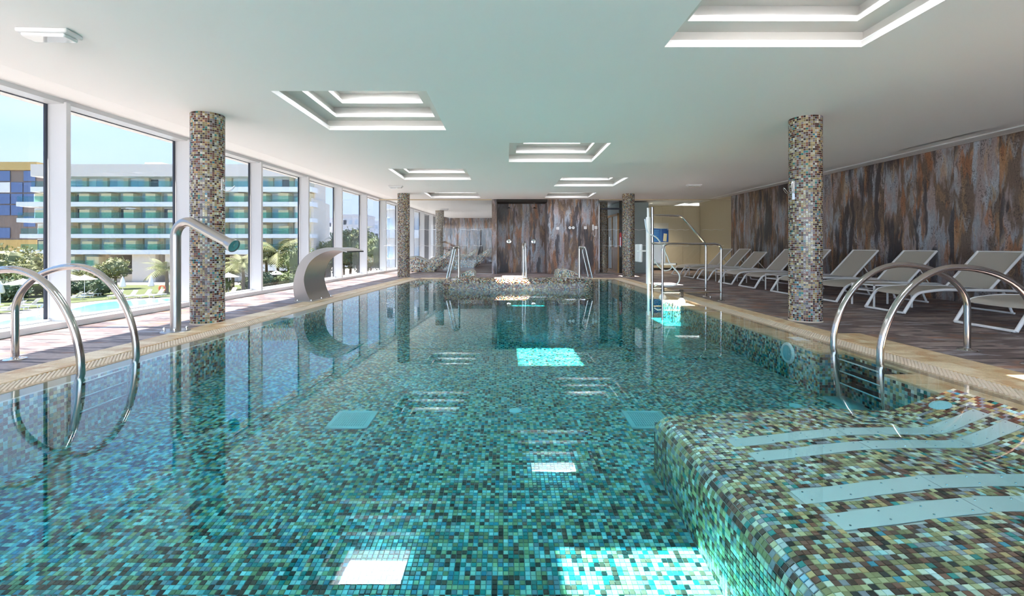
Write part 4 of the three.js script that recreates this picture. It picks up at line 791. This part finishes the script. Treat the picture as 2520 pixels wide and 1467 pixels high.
// ------------------------------------------------------------------ pool lift
{
  const o = thing('pool_lift', 'steel pool lift with rails, piston post and white seat', 'pool lift', [0, 0, 0]);
  const r = 0.021;
  mesh('front_rail', pipe([[3.87, 0.0, -8.3], [3.87, 1.02, -8.3], [2.82, 1.02, -8.3], [2.82, -0.35, -8.3]], r, 0.12), M.steel, o);
  mesh('rear_rail', pipe([[3.90, 0.0, -9.0], [3.90, 1.02, -9.0], [3.42, 1.57, -9.0], [2.88, 1.58, -9.0]], r, 0.08), M.steel, o);
  mesh('mast', rod([2.86, -0.36, -9.0], [2.86, 1.74, -9.0], 0.027, 16), M.steel, o);
  mesh('mid_rail', rod([2.86, 1.03, -9.0], [3.0, 1.02, -8.35], r), M.steel, o);
  mesh('lower_bar', rod([2.82, 0.155, -8.3], [3.87, 0.155, -8.3], r), M.steel, o); mesh('lower_bar', rod([2.86, 0.165, -9.0], [3.90, 0.165, -9.0], r), M.steel, o);
  for (const [x, z] of [[3.87, -8.3], [3.90, -9.0]]) mesh('base_flange', lathe([[0, 0.012], [0.055, 0.01], [0.06, 0]], 24).translate(x, 0.001, z), M.steel, o);
  mesh('slide_tube', rod([2.775, -0.36, -8.98], [2.775, 1.72, -8.98], 0.024, 14), M.whitePlastic, o);
  mesh('piston', lathe([[0, 0.25], [0.04, 0.25], [0.043, 0.26], [0.043, 1.52], [0.04, 1.54], [0, 1.54]], 20).translate(2.76, 0, -8.93), M.whitePlastic, o);
  for (const [x, z] of [[3.06, -9.0], [3.16, -8.3]]) {
    const c = mesh('clamp', [rbox(x - 0.028, x + 0.028, 0.10, 0.20, z - 0.03, z + 0.03, 0.006), rbox(x - 0.012, x + 0.03, 0.05, 0.11, z - 0.015, z + 0.015, 0.004)], M.black, o);
    mesh('pad_stem', rod([x, -0.01, z], [x, 0.10, z], 0.014), M.steel, c); mesh('suction_pad', lathe([[0, 0.06], [0.03, 0.055], [0.062, 0.02], [0.075, -0.03], [0, -0.035]], 24).translate(x, -0.005, z), M.whitePlastic, c);
  }
  const seat = mesh('seat', [rbox(2.96, 3.40, 0.60, 0.64, -9.62, -9.2, 0.015, 3), rbox(2.97, 3.33, 0.63, 1.03, -9.64, -9.60, 0.015, 3)], M.whitePlastic, o, 'white moulded seat');
  mesh('side_panel', rbox(2.66, 2.72, 0.66, 1.02, -9.5, -9.15, 0.02, 3), M.whitePlastic, o);
  mesh('arm_rest', rod([2.58, 0.885, -9.1], [2.78, 0.885, -9.1], 0.016), M.whitePlastic, seat);
  mesh('seat_arm', [rod([2.86, 0.62, -9.0], [3.3, 0.61, -9.42], 0.018), rod([3.3, 0.62, -9.42], [3.44, 0.62, -9.3], 0.022)], M.steel, seat);
  mesh('hose', tube([[2.70, 1.50, -8.95], [2.74, 1.25, -8.9], [2.95, 1.12, -8.95], [3.2, 0.82, -9.2], [3.3, 0.62, -9.25], [3.42, 0.42, -9.1], [3.36, 0.24, -9.05], [3.15, 0.20, -9.05], [2.98, 0.24, -9.0], [2.9, 0.20, -9.0]], 0.014, 90, 8), M.hose, o);
  mesh('hose', tube([[2.9, 0.72, -9.0], [2.98, 0.62, -9.1], [3.15, 0.50, -9.2], [3.3, 0.52, -9.25], [3.36, 0.64, -9.25]], 0.012, 50, 8), M.hose, o);
}
{ const o = thing('deck_socket', 'tiny steel anchor socket in the deck beside the pool lift', 'socket', [3.82, 0, -8.62]); mesh('cup', lathe([[0, 0.05], [0.016, 0.05], [0.018, 0.04], [0.018, 0]], 16), M.steel, o); }

// ------------------------------------------------------------------ ceiling fittings
function emergencyLamp(x, d, label, turn = 0) {
  const o = thing('ceiling_lamp', label, 'lamp', [x, CEIL, -d], turn, 'flat white emergency lamps on the ceiling');
  mesh('housing', rbox(-0.19, 0.19, -0.035, 0, -0.08, 0.08, 0.012, 2), M.white, o);
  mesh('diffuser', rbox(-0.165, 0.165, -0.062, -0.03, -0.066, 0.066, 0.02, 3), mat([0.80, 0.80, 0.80], { roughness: 0.08, clearcoat: 1 }), o);
}
emergencyLamp(-3.56, 3.62, 'flat white ceiling lamp above the window side ladder', 0.05);
emergencyLamp(-3.02, 12.8, 'flat white ceiling lamp near the far column on the window side');
emergencyLamp(5.1, 12.5, 'flat white ceiling lamp above the row of loungers');
emergencyLamp(-2.7, 20.5, 'flat white ceiling lamp in the relaxation room');

// ------------------------------------------------------------------ outside: gardens, outdoor pool, hotel buildings
const GY = -5.2, DROP = EYE - GY;
const onGround = (u, v) => { const d = FOCAL * DROP / (v - 607); return [(u - 1243) / FOCAL * d, d]; };
const E = {
  bounceGround: mat([0.34, 0.31, 0.28], { roughness: 0.9 }), path: mat([0.25, 0.225, 0.19], { roughness: 0.9 }), lawn: mat([0.10, 0.12, 0.04], { roughness: 1 }), poolWater: mat([0.16, 0.42, 0.66], { roughness: 0.08 }), poolEdge: mat([0.62, 0.58, 0.52], { roughness: 0.8 }),
  slab: mat([0.86, 0.86, 0.87], { roughness: 0.7 }), stone: mat([0.74, 0.66, 0.57], { roughness: 0.85 }), tan: mat([0.74, 0.59, 0.41], { roughness: 0.85 }), roofStone: mat([0.76, 0.68, 0.61], { roughness: 0.9 }),
  pane: mat([0.45, 0.56, 0.66], { roughness: 0.12 }), curtain: mat([0.72, 0.74, 0.76], { roughness: 0.3 }), darkPane: mat([0.06, 0.07, 0.09], { roughness: 0.15 }), divider: mat([0.74, 0.62, 0.38], { roughness: 0.7 }), teal: mat([0.62, 0.87, 0.88], { roughness: 0, transmission: 1, ior: 1.4 }),
  gold: mat([0.52, 0.36, 0.12], { roughness: 0.5 }), brown: mat([0.20, 0.15, 0.12], { roughness: 0.4 }), bluePane: mat([0.10, 0.16, 0.32], { roughness: 0.08 }), canopy: mat([0.80, 0.78, 0.74], { roughness: 0.9 }),
  leaf: [[0.15, 0.19, 0.06], [0.24, 0.25, 0.10], [0.08, 0.13, 0.06], [0.30, 0.26, 0.09]].map((c) => mat(c, { roughness: 0.8, transmission: 0.25 })), frond: mat([0.20, 0.21, 0.075], { roughness: 0.7 }), trunk: mat([0.22, 0.16, 0.11], { roughness: 1 }), orange: mat([0.75, 0.16, 0.06], { roughness: 0.5 }), skin: mat([0.55, 0.33, 0.23], { roughness: 0.6 }),
  wallGrey: mat([0.66, 0.66, 0.68], { roughness: 0.9 }),
};
struct('ground_fill_bounce', plan([[-60, -120], [60, -120], [60, -6], [-60, -6]], GY - 0.4, GY), E.bounceGround);  // unseen ground behind the viewer, added and toned to bounce fill light indoors
struct('ground', plan([[-260, -6], [-5.9, -6], [-5.9, 260], [-260, 260]], GY - 0.4, GY), E.path);
struct('lawn', plan([[-90, 30], [-52, 33], [-46.5, 42], [-47.5, 50], [-45, 55.5], [-38, 57], [-24, 57], [-20, 66], [-30, 74], [-95, 74]], GY, GY + 0.04), E.lawn);
{
  const edge = [[-38.5, 30], [-40.8, 37.4], [-41.4, 41.9], [-42.1, 44.8], [-43.6, 50.0], [-42.4, 52.9], [-39, 54.1], [-33, 52], [-28, 46], [-24, 36], [-26, 27], [-33, 25]];
  const p = thing('outdoor_pool', 'free-form outdoor pool with pale blue water below the windows', 'pool', [0, GY, 0]);
  const c = new THREE.CatmullRomCurve3(edge.map(([x, d]) => V(x, 0, d)), true).getSpacedPoints(60).map((q) => [q.x, q.z]), grow = c.map(([x, d]) => [x + (x + 34) * 0.05, d + (d - 40) * 0.05]);
  mesh('pool_edge', plan(grow, 0.0, 0.10), E.poolEdge, p); mesh('water', plan(c, 0.08, 0.105), E.poolWater, p);
  const ol = thing('pool_ladder', 'thin steel ladder hoops at the outdoor pool', 'ladder', [onGround(104, 774)[0], GY + 0.1, -onGround(104, 774)[1]], 0.6);
  for (const z of [-0.3, 0.3]) mesh('rail', tube([[0.5, 0, z], [0.48, 0.6, z], [0.3, 0.85, z], [0.05, 0.75, z], [-0.2, 0.3, z], [-0.25, -0.02, z]], 0.03, 24, 8), M.steel, ol);
}
// hotel across the garden; pixel columns and rows are turned into metres on its front, 80 m away
{
  const D = 80, s = D / FOCAL, X = (u) => (u - 1243) * s, Y = (v) => EYE - (v - 607) * s;
  const h = thing('hotel_building', 'white banded hotel with teal glass balconies across the garden', 'building', [0, 0, -D]);
  const b = (u0, u1, v0, v1, z0, z1) => box(X(u0), X(u1), Y(v1), Y(v0), z1, z0);
  mesh('back_wall', [b(82, 735, 434, 628, -2.2, -12), b(82, 245, 626, 700, -2.2, -12)], E.stone, h);
  mesh('roof_fascia', b(75, 738, 404, 434, 0, -12), E.roofStone, h);
  for (const [u0, u1] of [[323, 366], [414, 440]]) mesh('roof_box', b(u0, u1, 392, 404, -3, -8), E.tan, h);
  const floors = [[460, 472, 434, 76, 768], [497, 508, 472, 41, 768], [537, 547, 508, 42, 768], [576, 586, 547, 50, 768], [615, 626, 586, 50, 768], [655, 671, 626, 51, 245]];
  floors.forEach(([v0, v1, vTop, u0, u1], f) => {
    mesh('balcony_slab', b(u0, u1, v0, v1, 0.1, -2.4), E.slab, h);
    const n = Math.floor((u1 - u0 - 16) / 52), step = (u1 - u0 - 16) / n;
    for (let i = 0; i < n; i++) {
      const u = u0 + 12 + i * step, r = hash2(i, f, 9);
      mesh('balustrade_pane', b(u - 10 + (i ? 0 : 0), u - 10.6 + step, v0 - 14, v0, 0.06, 0.02), E.teal, h);
      const w = mesh('window', b(u, u + 40, vTop + 2, v0, -2.12, -2.2), E.slab, h);
      for (let k = 0; k < 2; k++) mesh('window_pane', b(u + 1 + k * 19.5, u + 19.5 + k * 19.5, vTop + 4, v0, -2.06, -2.12), hash2(i * 2 + k, f, 12) < 0.13 ? E.darkPane : hash2(i * 2 + k, f, 13) < 0.45 ? E.curtain : E.pane, w);
      mesh('pier', b(u + 40.5, u + step - 0.5, vTop, v0, -1.7, -2.2), E.tan, h);
      if (f) mesh('divider', b(u + 28, u + step - 2, v0 - 19 - 4 * r, v0, -0.3, -2.1), E.divider, h);
    }
  });
  mesh('ground_pier', [b(318, 376, 626, 706, -0.6, -8), b(400, 428, 626, 706, -0.6, -6), b(540, 640, 630, 706, -3, -8)], E.stone, h);
  mesh('undercroft', b(245, 770, 628, 700, -8, -8.4), E.brown, h); mesh('low_balcony', b(640, 745, 652, 666, 0.4, -3), E.slab, h);
  mesh('low_wall', b(60, 330, 676, 706, -1, -1.6), E.tan, h);
  const side = mesh('side_wing', box(-3.0, 0, GY, 9.4, -13, 0), E.stone, h); side.position.set(X(768), 0, -0.6); side.rotation.y = 0.16;
  const g = thing('gold_building', 'brown and gold glass fronted wing beside the banded hotel', 'building', [0, 0, -90]);
  const s2 = 90 / FOCAL, X2 = (u) => (u - 1243) * s2, Y2 = (v) => EYE - (v - 607) * s2, b2 = (u0, u1, v0, v1, z0, z1) => box(X2(u0), X2(u1), Y2(v1), Y2(v0), z1, z0);
  mesh('wall', b2(-260, 92, 400, 700, 0, -14), E.brown, g); mesh('gold_band', b2(-262, 94, 399, 419, 0.3, -14), E.gold, g); mesh('gold_band', b2(-260, 92, 590, 640, 0.2, -1), E.gold, g);
  for (let i = 0; i < 11; i++) for (let j = 0; j < 6; j++) if (hash2(i, j, 3) < 0.82) mesh('window_pane', b2(-250 + i * 31, -250 + i * 31 + 28, 421 + j * 28, 446 + j * 28, 0.15, 0.05), hash2(i, j, 4) < 0.7 ? E.bluePane : E.curtain, g);
}
// white wing near the end of the hall and blocks far away
function block(name, label, u0, u1, v0, d, cols, rows, m, depth = 10, slabEvery = 0) {
  const s = d / FOCAL, X = (u) => (u - 1243) * s, o = thing(name, label, 'building', [X((u0 + u1) / 2), GY, -d], 0, 'pale buildings in the distance'), w = (X(u1) - X(u0)) / 2, H = EYE - (v0 - 607) * s - GY;
  mesh('wall', box(-w, w, 0, H, -depth, 0), m, o); mesh('parapet', box(-w - 0.15, w + 0.15, H - 0.1, H + 0.5, -depth - 0.1, 0.15), m, o);
  for (let j = 0; j < rows; j++) { const y = H - (j + 0.85) * H / rows, hh = H / rows * 0.5; for (let i = 0; i < cols; i++) { const x = -w + (i + 0.5) * 2 * w / cols, q = w / cols * 0.62; const win = mesh('window', box(x - q, x + q, y, y + hh, 0.02, 0.1), E.slab, o); mesh('window_pane', box(x - q * 0.9, x + q * 0.9, y + hh * 0.06, y + hh * 0.94, 0.1, 0.13), (i + j) % 3 ? E.pane : E.darkPane, win); } if (slabEvery) mesh('balcony', box(-w, w, y - 0.9, y + 0.15, 0.1, slabEvery), E.slab, o); }
}
block('apartment_block', 'white banded block glimpsed through the last windows of the hall', 948, 1096, 440, 62, 6, 4, E.wallGrey, 8, 1.6);
block('apartment_block', 'pale apartment block behind the side wing of the hotel', 806, 856, 540, 150, 4, 5, E.wallGrey, 12, 1.2);
block('apartment_block', 'grey apartment block above the tall hedge', 842, 898, 532, 132, 4, 5, E.wallGrey);
block('apartment_block', 'small white block beside the grey apartment block', 898, 944, 546, 160, 4, 5, E.slab);

// umbrellas, loungers, lifebuoy
function umbrella(u, v, wide, label) {
  const [x, d] = onGround(u, v), o = thing('garden_umbrella', label, 'umbrella', [x, GY, -d], hash2(u, v, 1), 'open white garden umbrellas');
  mesh('pole', rod([0, 0, 0], [0, 2.55, 0], 0.035), M.white, o); const c = new THREE.ConeGeometry(wide / 2, 0.55, 8, 1, true).translate(0, 2.45, 0); mesh('canopy', toCreasedNormals(c, 0.2), E.canopy, o); mesh('base', lathe([[0, 0.1], [0.25, 0.08], [0.28, 0]], 16), E.wallGrey, o); mesh('finial', lathe([[0, 0.1], [0.04, 0.06], [0.05, 0]], 10).translate(0, 2.70, 0), M.white, o);
}
umbrella(57, 748, 3.2, 'open white umbrella with its canopy spread behind the steel ladder hoop'); umbrella(118, 733, 3.0, 'open white umbrella beside the first window mullion'); umbrella(172, 727, 2.6, 'open white umbrella half hidden by the first window mullion'); umbrella(208, 732, 2.6, 'open white umbrella over the lounger by the outdoor pool'); umbrella(562, 722, 2.6, 'open white umbrella seen just past the mosaic column'); umbrella(680, 712, 2.6, 'open white umbrella under the large palm');
function folded(u, v, hgt, label) {
  const [x, d] = onGround(u, v), o = thing('folded_umbrella', label, 'umbrella', [x, GY, -d], 0, 'folded white garden umbrellas');
  mesh('pole', rod([0, 0, 0], [0, hgt, 0], 0.035), M.white, o); mesh('canopy', lathe([[0, hgt], [0.06, hgt - 0.1], [0.22, hgt - 0.5], [0.36, hgt - 1.2], [0.30, hgt - 1.35], [0.05, hgt - 1.3]], 10), E.canopy, o); mesh('base', lathe([[0, 0.1], [0.25, 0.08], [0.28, 0]], 16), E.wallGrey, o);
}
folded(302, 730, 2.5, 'folded white umbrella in front of the feathery shrub'); folded(372, 728, 2.5, 'folded white umbrella beside the orange lifebuoy'); folded(1, 752, 2.6, 'folded white umbrella near the gold wing');
{
  const o = new THREE.Group();
  mesh('frame', [rbox(-0.95, 0.95, 0.26, 0.33, -0.33, -0.28, 0.01), rbox(-0.95, 0.95, 0.26, 0.33, 0.28, 0.33, 0.01), rbox(-0.95, -0.88, 0.26, 0.33, -0.3, 0.3, 0.01), rbox(0.88, 0.95, 0.26, 0.33, -0.3, 0.3, 0.01)], M.white, o);
  for (const [x, z] of [[-0.8, -0.3], [-0.8, 0.3], [0.8, -0.3], [0.8, 0.3]]) mesh('leg', rbox(x - 0.025, x + 0.025, 0, 0.27, z - 0.025, z + 0.025, 0.005), M.white, o);
  mesh('seat', rbox(-0.92, 0.25, 0.32, 0.37, -0.29, 0.29, 0.015), E.canopy, o); const bk = mesh('backrest', rbox(0, 0.75, 0, 0.05, -0.29, 0.29, 0.015), E.canopy, o); bk.position.set(0.24, 0.33, 0); bk.rotation.z = 0.85;
  const spots = [[205, 734, 0.3, 'under the open umbrella'], [226, 729, 0.25, 'beside the round shrub'], [182, 739, 0.3, 'at the corner of the outdoor pool'], [287, 734, 1.5, 'beside the first folded umbrella'], [322, 735, 1.5, 'past the first folded umbrella'], [357, 733, 1.4, 'beside the second folded umbrella'], [388, 732, 1.4, 'next to the lifebuoy'], [570, 727, 1.5, 'behind the mosaic column'], [538, 730, 1.5, 'at the glass fence'], [12, 772, 0.3, 'on the lawn by the gold wing'], [38, 765, 0.3, 'on the lawn by the steel hoop'], [75, 758, 0.2, 'on the lawn behind the pool ladder']];
  spots.forEach(([u, v, t, w]) => { const [x, d] = onGround(u, v), c = o.clone(); c.name = numbered('garden_lounger'); scene.add(c); c.position.set(x, GY + 0.04, -d); c.rotation.y = t; tag(c, 'white garden lounger ' + w, 'sun lounger', 'white loungers in the garden'); });
  const [x, d] = onGround(401, 729), l = thing('lifebuoy_stand', 'orange lifebuoy hanging on a slim post by the outdoor pool', 'lifebuoy', [x, GY, -d]);
  mesh('post', rod([0, 0, 0], [0, 1.3, 0], 0.04), M.steel, l); mesh('ring', new THREE.TorusGeometry(0.34, 0.11, 10, 24).translate(0, 1.0, 0.14), E.orange, l);
}
// planting
const leafGeo = (() => { const g = new THREE.BufferGeometry(); g.setAttribute('position', new THREE.Float32BufferAttribute([0, 0, 0, 0.5, 0.12, 0.3, 1, 0, 0, 0.5, 0.12, -0.3], 3)); g.setIndex([0, 1, 2, 0, 2, 3]); g.computeVertexNormals(); return g; })();
function bush(name, label, x, d, r, h, trunk, kind, seed, group, y0 = GY) {
  const o = thing(name, label, name.includes('tree') ? 'tree' : 'shrub', [x, y0, -d], 0, group), q = rng(seed), n = Math.round(700 + 160 * r * r), I = new THREE.InstancedMesh(leafGeo, E.leaf[kind], n), m4 = new THREE.Matrix4(), Q = new THREE.Quaternion(), e = new THREE.Euler(), col = new THREE.Color();
  for (let i = 0; i < n; i++) { const a = q() * 6.283, z = q() * 2 - 1, rr = Math.cbrt(0.25 + 0.75 * q()) * (0.8 + 0.25 * Math.sin(a * 3 + z * 5)), k = Math.sqrt(1 - z * z); Q.setFromEuler(e.set(q() * 6.28, q() * 6.28, q() * 6.28)); m4.compose(V(r * rr * k * Math.cos(a), trunk + h / 2 + h / 2 * rr * z, r * rr * k * Math.sin(a)), Q, V(1, 1, 1).multiplyScalar((0.22 + 0.2 * q()) * Math.min(1.4, 0.5 + r * 0.3))); I.setMatrixAt(i, m4); I.setColorAt(i, col.setScalar(0.6 + 0.8 * q())); }
  I.name = 'foliage'; I.userData.kind = 'stuff'; o.add(I);
  const c = new THREE.IcosahedronGeometry(1, 3), p = c.attributes.position; for (let i = 0; i < p.count; i++) { const v = V(p.getX(i), p.getY(i), p.getZ(i)), k = 0.72 + 0.16 * Math.sin(v.x * 6 + seed) * Math.sin(v.y * 5 + seed * 2) * Math.sin(v.z * 6); p.setXYZ(i, v.x * r * k, trunk + h / 2 + v.y * h / 2 * k, v.z * r * k); } c.computeVertexNormals(); mesh('inner_foliage', c, E.leaf[kind], o);
  if (trunk > 0.2) mesh('trunk', sweep([V(0, 0, 0), V(0.05, trunk * 0.6, 0), V(0, trunk + h * 0.3, 0)], (t) => 0.22 - 0.1 * t, 10), E.trunk, o);
}
const frondGeo = (() => {   // one arching frond 1 m long with leaflets on both sides
  const pos = [], N = 15; const P = (t) => [t, 0.42 * t - 0.62 * t * t, 0];
  for (let i = 0; i < N; i++) { const t = 0.12 + 0.86 * i / (N - 1), [x, y] = P(t), [x2, y2] = P(t + 0.05), L = 0.30 * Math.sin(Math.PI * Math.min(1, 0.15 + t * 0.85)) + 0.05; for (const s of [-1, 1]) pos.push(x, y, 0, x2, y2, 0, x + 0.14, y - 0.10 - L * 0.35, s * L); }
  for (let i = 0; i < 10; i++) { const [x, y] = P(i / 10), [x2, y2] = P((i + 1) / 10); pos.push(x, y, -0.012, x2, y2, 0.012, x2, y2, -0.012, x, y, -0.012, x, y, 0.012, x2, y2, 0.012); }
  const g = new THREE.BufferGeometry(); g.setAttribute('position', new THREE.Float32BufferAttribute(pos, 3)); g.computeVertexNormals(); return g;
})();
function palm(u, v, top, len, label, seed) {
  const [x, d] = onGround(u, v), H = EYE - (top - 607) / FOCAL * d - GY, o = thing('palm_tree', label, 'tree', [x, GY, -d], 0, 'palm trees in the hotel garden'), q = rng(seed);
  mesh('trunk', sweep([V(0, 0, 0), V(0.1, H * 0.5, 0.05), V(0, H, 0)], (t) => 0.24 - 0.08 * t, 10), E.trunk, o);
  for (let i = 0; i < 18; i++) { const f = mesh('frond', frondGeo, E.frond, o); f.position.set(0, H, 0); f.rotation.order = 'YZX'; f.rotation.set(0, i * 2.4 + q(), 0.75 - 1.1 * (i / 18) + (q() - 0.5) * 0.2); f.scale.setScalar(len * (0.8 + 0.4 * q())); }
}
palm(197, 712, 676, 2.2, 'small palm behind the open umbrella by the outdoor pool', 1); palm(410, 722, 664, 2.6, 'palm with spreading fronds beside the hotel pier', 2); palm(598, 716, 650, 2.6, 'palm standing behind the jet pipe mouth', 3); palm(572, 714, 668, 2.0, 'low palm beside the mosaic column', 4); palm(683, 706, 622, 4.2, 'large golden green palm before the balconies', 5); palm(655, 706, 640, 3.0, 'palm leaning beside the large golden green palm', 6); palm(862, 690, 584, 3.6, 'tall palm rising from the hedge behind the water blade', 7); palm(96, 715, 660, 2.4, 'slender palm before the gold wing', 8);
const G = (u, v) => onGround(u, v);
[[182, 728, 1.1, 1.9, 2], [210, 727, 1.3, 2.1, 2], [253, 727, 1.4, 2.2, 2], [20, 742, 2.0, 2.6, 2], [60, 732, 2.4, 3.2, 0], [100, 728, 2.0, 3.4, 3], [14, 715, 4.5, 6.5, 1], [45, 712, 4.2, 5.6, 3], [545, 722, 1.4, 2.2, 0], [615, 714, 1.4, 2.0, 0], [655, 714, 1.8, 2.6, 2], [706, 712, 2.2, 2.6, 0]].forEach(([u, v, r, h, k], i) => bush('garden_shrub', ['round dark shrub beside the first mullion', 'round dark shrub behind the open umbrella', 'round dark shrub before the feathery shrubs', 'dark shrub behind the lawn loungers', 'leafy shrub behind the steel ladder hoop', 'golden shrub beside the slender palm', 'tall green shrub before the gold wing', 'tall golden shrub before the gold wing', 'low shrub beside the mosaic column', 'low shrub behind the glass fence', 'dark shrub under the large palm', 'green shrub beyond the large palm'][i], ...G(u, v), r, h, 0, k, 100 + i, 'shrubs in the hotel garden'));
[[246, 714, 1.5, 2.6, 1, 2], [284, 712, 1.9, 3.2, 1, 2.5], [735, 708, 2.6, 5.5, 0, 2], [800, 690, 3.0, 6.0, 1, 2], [846, 690, 4.0, 7.5, 0, 3], [880, 690, 4.2, 8.0, 2, 3], [912, 692, 3.6, 6.5, 0, 3], [940, 688, 4.0, 6.0, 2, 3]].forEach(([u, v, r, h, k, t], i) => bush('garden_tree', ['feathery pale tree before the hotel balconies', 'second feathery pale tree beside the hotel pier', 'bright green tree behind the water blade', 'reddish leaved tree seen under the water blade arch', 'olive green tree below the grey apartment block', 'dark green tree below the grey apartment block', 'green tree seen through the sixth window', 'dark tree seen through the seventh window'][i], ...G(u, v), r, h, t * 0.6, k, 200 + i, 'trees in the hotel garden'));

renderer.render(scene, camera);
